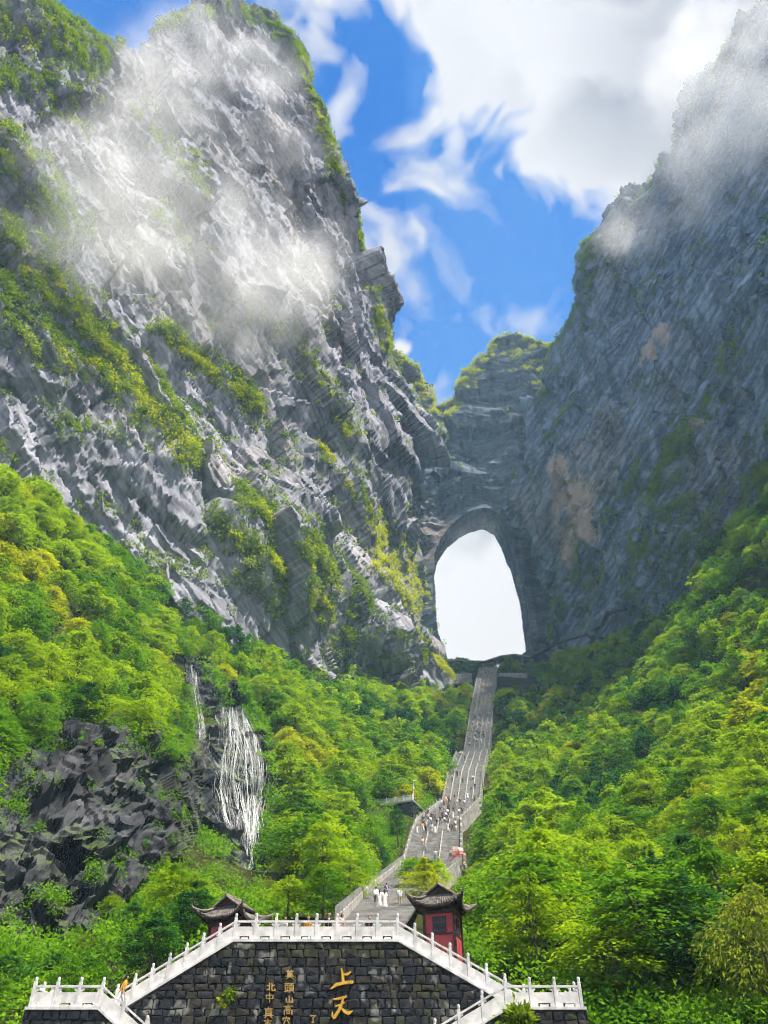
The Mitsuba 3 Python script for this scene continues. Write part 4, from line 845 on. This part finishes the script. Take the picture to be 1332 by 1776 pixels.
# ---------------------------------------------------------------- people
def bones(segs, grow=0.0, seg=8):
    out = None
    for a, ra, b, rb in segs:
        s1 = manifold3d.Manifold.sphere(ra + grow, seg).translate(list(map(float, a))); s2 = manifold3d.Manifold.sphere(rb + grow, seg).translate(list(map(float, b)))
        h = manifold3d.Manifold.batch_hull([s1, s2]); out = h if out is None else out + h
    return out
def person_model(key, pose, top, bottom, hair, dress=False, long_hair=False):
    """a figure 1.7 m tall facing -y, feet at the origin; one body, with clothes and hair of their own"""
    st, bend, armk = {'stand': (0, 0, 0), 'walk': (.20, .05, .5), 'climb': (.16, .20, .4), 'photo': (.06, .02, 2)}[pose]
    hipz = .92; L = {}
    hip = np.array([0, 0, hipz]); chest = np.array([0, -.06 - bend, 1.30]); neck = chest + [0, -.03, .17]; head = neck + [0, -.03, .16]
    body, shirt, trousers = [], [], []
    for s in (-1, 1):
        h = hip + [s * .09, 0, -.02]; st_ = st * s
        lift = .16 if (pose == 'climb' and s > 0) else 0
        kn = np.array([s * .10, -st_ * .9 - lift * .8 - .02, .50 + lift]); an = np.array([s * .10, -st_ * 1.2 + .06 * (s < 0) - lift * .8, .08 + lift]); toe = an + [s * .02, -.15, -.045]
        body += [(h, .085, kn, .058), (kn, .056, an, .038), (an, .042, toe, .032)]
        trousers += [(h, .10, kn, .075), (kn, .072, an + [0, 0, .06], .058)]
        sh = chest + [s * .18, 0, .09]
        if armk == 2: el = sh + [s * .10, -.12, -.20]; wr = el + [-s * .12, -.20, .20]
        else: el = sh + [s * .06, .04 - s * armk * .12, -.28]; wr = el + [s * .01, -.07 - s * armk * .10, -.24]
        body += [(sh, .055, el, .040), (el, .040, wr, .028)]
        d = (wr - el) / np.linalg.norm(wr - el); palm = wr + d * .07
        body += [(wr, .028, palm, .036)]
        side = np.array([1, 0, 0]) if abs(d[0]) < .7 else np.array([0, 1, 0])
        for q, ln in zip((-.027, -.009, .009, .027), (.065, .078, .072, .055)):
            k0 = palm + side * q; k1 = k0 + d * ln * .55; k2 = k1 + d * ln * .45 + [0, -.015, 0]
            body += [(k0, .010, k1, .009), (k1, .009, k2, .007)]
        body += [(wr + d * .02 + side * -.02 * s, .012, wr + d * .07 + side * -.055 * s, .009)]
        shirt += [(sh, .072, sh * .35 + el * .65, .062), (chest + [s * .10, 0, .05], .10, sh, .068)]
    body += [(hip, .12, chest, .125), (chest + [-.1, 0, .05], .09, chest + [.1, 0, .05], .09), (chest + [0, 0, .1], .06, neck + [0, 0, .06], .045), (head + [0, 0, .03], .095, head + [0, -.015, -.03], .075),
             (head + [0, -.085, .0], .016, head + [0, -.105, -.02], .014), (head + [-.092, .0, .0], .018, head + [-.092, 0, .02], .016), (head + [.092, .0, .0], .018, head + [.092, 0, .02], .016)]
    shirt += [(hip + [-.05, 0, .0], .125, chest + [-.07, 0, 0], .13), (hip + [.05, 0, .0], .125, chest + [.07, 0, 0], .13)]
    trousers += [(hip + [-.06, 0, .02], .115, hip + [.06, 0, .02], .115)]
    if dress: trousers = [(hip + [0, 0, .05], .14, np.array([-.07, .02, .32]), .20), (hip + [0, 0, .05], .14, np.array([.07, -.02, .32]), .20)]
    hairs = [(head + [0, .012, .045], .102, head + [0, .03, .0], .09)] + ([(head + [0, .05, 0], .08, neck + [0, .11, -.12], .06)] if long_hair else [])
    g = {'type': 'shapegroup', 'body': mikit.ply(bones(body), 'skin', smooth=40), 'shirt': mikit.ply(bones(shirt), top, smooth=40),
         ('skirt' if dress else 'trousers'): mikit.ply(bones(trousers), bottom, smooth=40), 'hair': mikit.ply(bones(hairs) - bones([(head + [0, -.09, -.03], .085, head + [0, -.12, -.10], .08)]), hair, smooth=40)}
    scene[key] = g
CLOTH = {'white': (.75, .75, .74), 'black': (.02, .02, .025), 'navy': (.03, .05, .12), 'pale_blue': (.45, .60, .72), 'orange': (.80, .36, .03), 'grey': (.28, .28, .28), 'pink': (.72, .45, .42), 'red': (.5, .06, .05), 'khaki': (.36, .30, .2), 'jeans': (.10, .16, .28)}
for nme, c in CLOTH.items():
    speck('cloth_' + nme, tuple(np.array(c) * .8), tuple(np.array(c) * 1.05), 9.0, .9)
speck('skin', (.45, .29, .22), (.52, .35, .27), 12.0, .6); speck('hair_black', (.012, .010, .010), (.03, .025, .022), 20.0, .5)
PEOPLE = {'white_dress': ('stand', 'white', 'white', True, True), 'pale_blue_shirt': ('stand', 'pale_blue', 'khaki', False, False), 'black_clothes': ('walk', 'black', 'black', False, False), 'navy_shirt': ('climb', 'navy', 'grey', False, False),
          'white_shirt': ('climb', 'white', 'black', False, False), 'grey_shirt': ('walk', 'grey', 'jeans', False, False), 'orange_shirt': ('walk', 'orange', 'white', False, True), 'pink_top': ('climb', 'pink', 'khaki', False, True), 'red_shirt': ('stand', 'red', 'black', False, False), 'white_shirt_jeans': ('walk', 'white', 'jeans', False, True)}
LOOK = {'white_dress': 'in a white dress', 'pale_blue_shirt': 'in a pale blue shirt', 'black_clothes': 'in black clothes', 'navy_shirt': 'in a navy shirt', 'white_shirt': 'in a white shirt', 'grey_shirt': 'in a grey shirt', 'orange_shirt': 'in an orange shirt', 'pink_top': 'in a pink top', 'red_shirt': 'in a red shirt', 'white_shirt_jeans': 'in white and jeans'}
for k, (pose, a, b, dr_s, lh) in PEOPLE.items(): person_model('person_model_' + k, pose, 'cloth_' + a, 'cloth_' + b, 'hair_black', dr_s, lh)
def person(kind, p, face, label, group=None, s=1.0):
    key = numbered('person'); note(key, label, 'person', group)
    scene[key] = {'type': 'instance', 'to_world': T().translate(list(map(float, p))).rotate([0, 0, 1], float(face)).scale(float(s)), 'group': {'type': 'ref', 'id': 'person_model_' + kind}}
def on_stairs(px, py):
    """where the line of sight meets the stairway"""
    best = None
    d = ray(px, py)
    for i in range(len(SL) - 1):
        a, b, c = SL[i], SR[i], SL[i + 1]; n = np.cross(b - a, c - a); t = ((a - EYE) @ n) / (d @ n); q = EYE + d * t
        y0, y1 = SC[i][1], SC[i + 1][1]
        if y0 - .01 <= q[1] <= y1 + .01: best = q; break
    return best
for kind, px, py, face, lab in [('white_dress', 658, 1578, 170, 'person in a white dress at the left of the pair on the lower stairs'), ('white_dress', 667, 1579, 190, 'person in a white dress nearest the wall on the lower stairs'),
                                ('navy_shirt', 672, 1560, 200, 'person in a dark shirt walking ahead of the white dresses'), ('pale_blue_shirt', 694, 1573, 200, 'person in a pale blue shirt standing right on the lower stairs'),
                                ('white_shirt', 650, 1570, 160, 'person in a white top beside the left parapet of the lower stairs'), ('white_shirt_jeans', 735, 1530, 180, 'person in a white shirt under the tree on the lower stairs'), ('pink_top', 733, 1468, 180, 'person in a pink top at the left below the crowd'),
                                ('white_shirt_jeans', 755, 1492, 0, 'person in a white shirt coming down the middle below the crowd'), ('grey_shirt', 738, 1482, 20, 'person in a grey shirt by the left divider below the crowd')]:
    q = on_stairs(px, py)
    if q is not None: person(kind, q, face, lab)
for kind, x, y, z, face, lab, s in [('orange_shirt', -14.55, 51.2, ZL, 120, 'person in an orange shirt on the left landing by the wall', 1.0), ('grey_shirt', -12.7, 51.0, 7.15, -60, 'person in grey descending the steps below the left landing', 1.0),
                                    ('black_clothes', -3.4, 53.4, ZT, 20, 'person in black behind the middle of the level balustrade', 1.0), ('orange_shirt', -4.6, 53.6, ZT, 0, 'person in orange behind the level balustrade', .92), ('pink_top', -2.8, 53.5, ZT, 60, 'person in pink behind the level balustrade', 1.0),
                                    ('navy_shirt', -.9, 53.6, ZT, 0, 'person in navy behind the right end of the level balustrade', .9), ('white_shirt', -6.2, 53.7, ZT, 40, 'person in white behind the left part of the level balustrade', .9)]:
    person(kind, (x, y, z), face, lab, s=s)
r = np.random.default_rng(77); ks = list(PEOPLE)
def crowd(n, k0, k1, where, wts):
    for _ in range(n):
        i = int(r.integers(k0, k1)); t, u = r.random(), r.uniform(.08, .92)
        q = (SL[i] * (1 - u) + SR[i] * u) * (1 - t) + (SL[i + 1] * (1 - u) + SR[i + 1] * u) * t + [0, 0, .05]
        kd = ks[int(r.choice(len(ks), p=np.array(wts) / sum(wts)))]
        person(kd, q, float(r.choice([180, 0, 150, 200, 30]) + r.uniform(-20, 20)), f'figure {LOOK[kd]} {where}', f'{kd.replace("_", " ")} figures {where}', r.uniform(.9, 1.08))
crowd(26, 3, 4, 'in the crowd on the lower landing', [2, 1, 4, 3, 3, 2, .3, 1, .3, 2]); crowd(34, 4, 5, 'in the crowd at the foot of the steep flights', [2, 1, 5, 3, 3, 2, .3, .6, .3, 2])
crowd(14, 5, 7, 'on the middle flights', [1, 1, 4, 3, 3, 2, .6, 1, 1, 2]); crowd(52, 8, 9, 'on the long upper flight', [1, 1, 4, 3, 3, 3, .6, 1, 1, 2]); crowd(46, 9, 10, 'high on the upper flight', [1, 1, 3, 2, 4, 3, .4, 1, .5, 3]); crowd(38, 10, 11, 'at the very top of the stairs', [1, 1, 2, 2, 5, 3, .3, 1, .3, 4])

# ---------------------------------------------------------------- clouds of mist against the cliffs
def mist(key, puffs, sigma, seed, label, scale=16.0, cell=3.2):
    c = np.array([at(px, py, D) for px, py, D, rr, k in puffs]); R = np.array([q[3] for q in puffs]) * 1.15; K = np.array([q[4] for q in puffs])
    lo, hi = (c - R[:, None] * 1.7).min(0), (c + R[:, None] * 1.7).max(0)
    n = np.maximum(8, ((hi - lo) / cell).astype(int))
    ax = [np.linspace(lo[k], hi[k], n[k]) for k in range(3)]
    zz, yy, xx = np.meshgrid(ax[2], ax[1], ax[0], indexing='ij'); p = np.stack([xx, yy, zz], -1)
    d = np.zeros(xx.shape)
    for q, rr, k in zip(c, R, K): d = np.maximum(d, k * np.exp(-1.6 * (((p - q) / [rr * 1.1, rr * .9, rr * 1.15]) ** 2).sum(-1)))
    wv = meshkit.fbm(p / 40 + 5, 3, seed + 4) - .5
    f = meshkit.fbm(p / np.array([scale, scale, scale * 1.6]) + wv[..., None] * 1.6, 5, seed)
    d = np.clip(d * 1.05 + (f - .5) * 2.2 * np.clip(d * 3, 0, 1) - .15, 0, 1) ** 1.3
    for k in range(3):                                      # nothing at the box's faces
        e = np.minimum(np.arange(n[2 - k]), np.arange(n[2 - k])[::-1]); sh = [1, 1, 1]; sh[k] = -1; d = d * np.clip(e / 3, 0, 1).reshape(sh)
    Tw = T().translate(lo.tolist()).scale((hi - lo).tolist())
    scene[key + '_air'] = {'type': 'heterogeneous', 'albedo': {'type': 'rgb', 'value': [.955, .975, .995]}, 'scale': sigma,
                           'sigma_t': {'type': 'gridvolume', 'grid': mi.VolumeGrid(np.ascontiguousarray(d[..., None].astype(np.float32))), 'to_world': Tw, 'filter_type': 'trilinear'}}
    scene[key] = {'type': 'cube', 'to_world': T().translate(((lo + hi) / 2).tolist()).scale(((hi - lo) / 2).tolist()), 'bsdf': {'type': 'null'}, 'interior': {'type': 'ref', 'id': key + '_air'}, 'exterior': {'type': 'ref', 'id': 'haze_air'}}
    note(key, label, 'mist', kind='stuff')
mist('mist', [(195,330,194,34,.9), (180,430,190,28,.7), (235,230,206,30,.8), (210,120,218,26,.6), (290,120,232,34,.75), (380,80,248,36,.7), (450,140,252,34,.6), (350,240,232,30,.45), (420,400,240,30,.7), (480,480,246,36,.95), (555,480,258,24,.75), (390,520,230,28,.7), (440,310,246,30,.4), (300,420,212,26,.55), (500,230,262,30,.4), (330,500,216,20,.45)],
     .021, 61, 'drifting white mist in front of the left cliff')
mist('mist_001', [(1185,175,304,26,.8), (1235,90,306,32,.9), (1300,60,262,46,.8), (1215,130,290,34,.8), (1260,210,270,36,.85), (1185,290,296,30,.9), (1110,375,314,24,.9), (1060,420,334,15,.7), (1330,220,250,34,.6), (1240,340,274,24,.5)], .028, 62, 'grey cloud wrapping the top of the right cliff')
mist('cave_mist', [(800,935,441,15,.8), (845,915,441,14,.9), (778,985,441,10,.6), (815,960,441,12,.5)], .030, 63, 'white mist drifting in the top of the cave mouth')

# ---------------------------------------------------------------- haze
scene['haze'] = {'type': 'cube', 'to_world': T().translate([0, 250, 460]).scale([905, 905, 470]), 'bsdf': {'type': 'null'}, 'interior': {'type': 'ref', 'id': 'haze_air'}}
note('haze', label='thin blue air between the viewer and the cliffs', category='haze', kind='stuff')
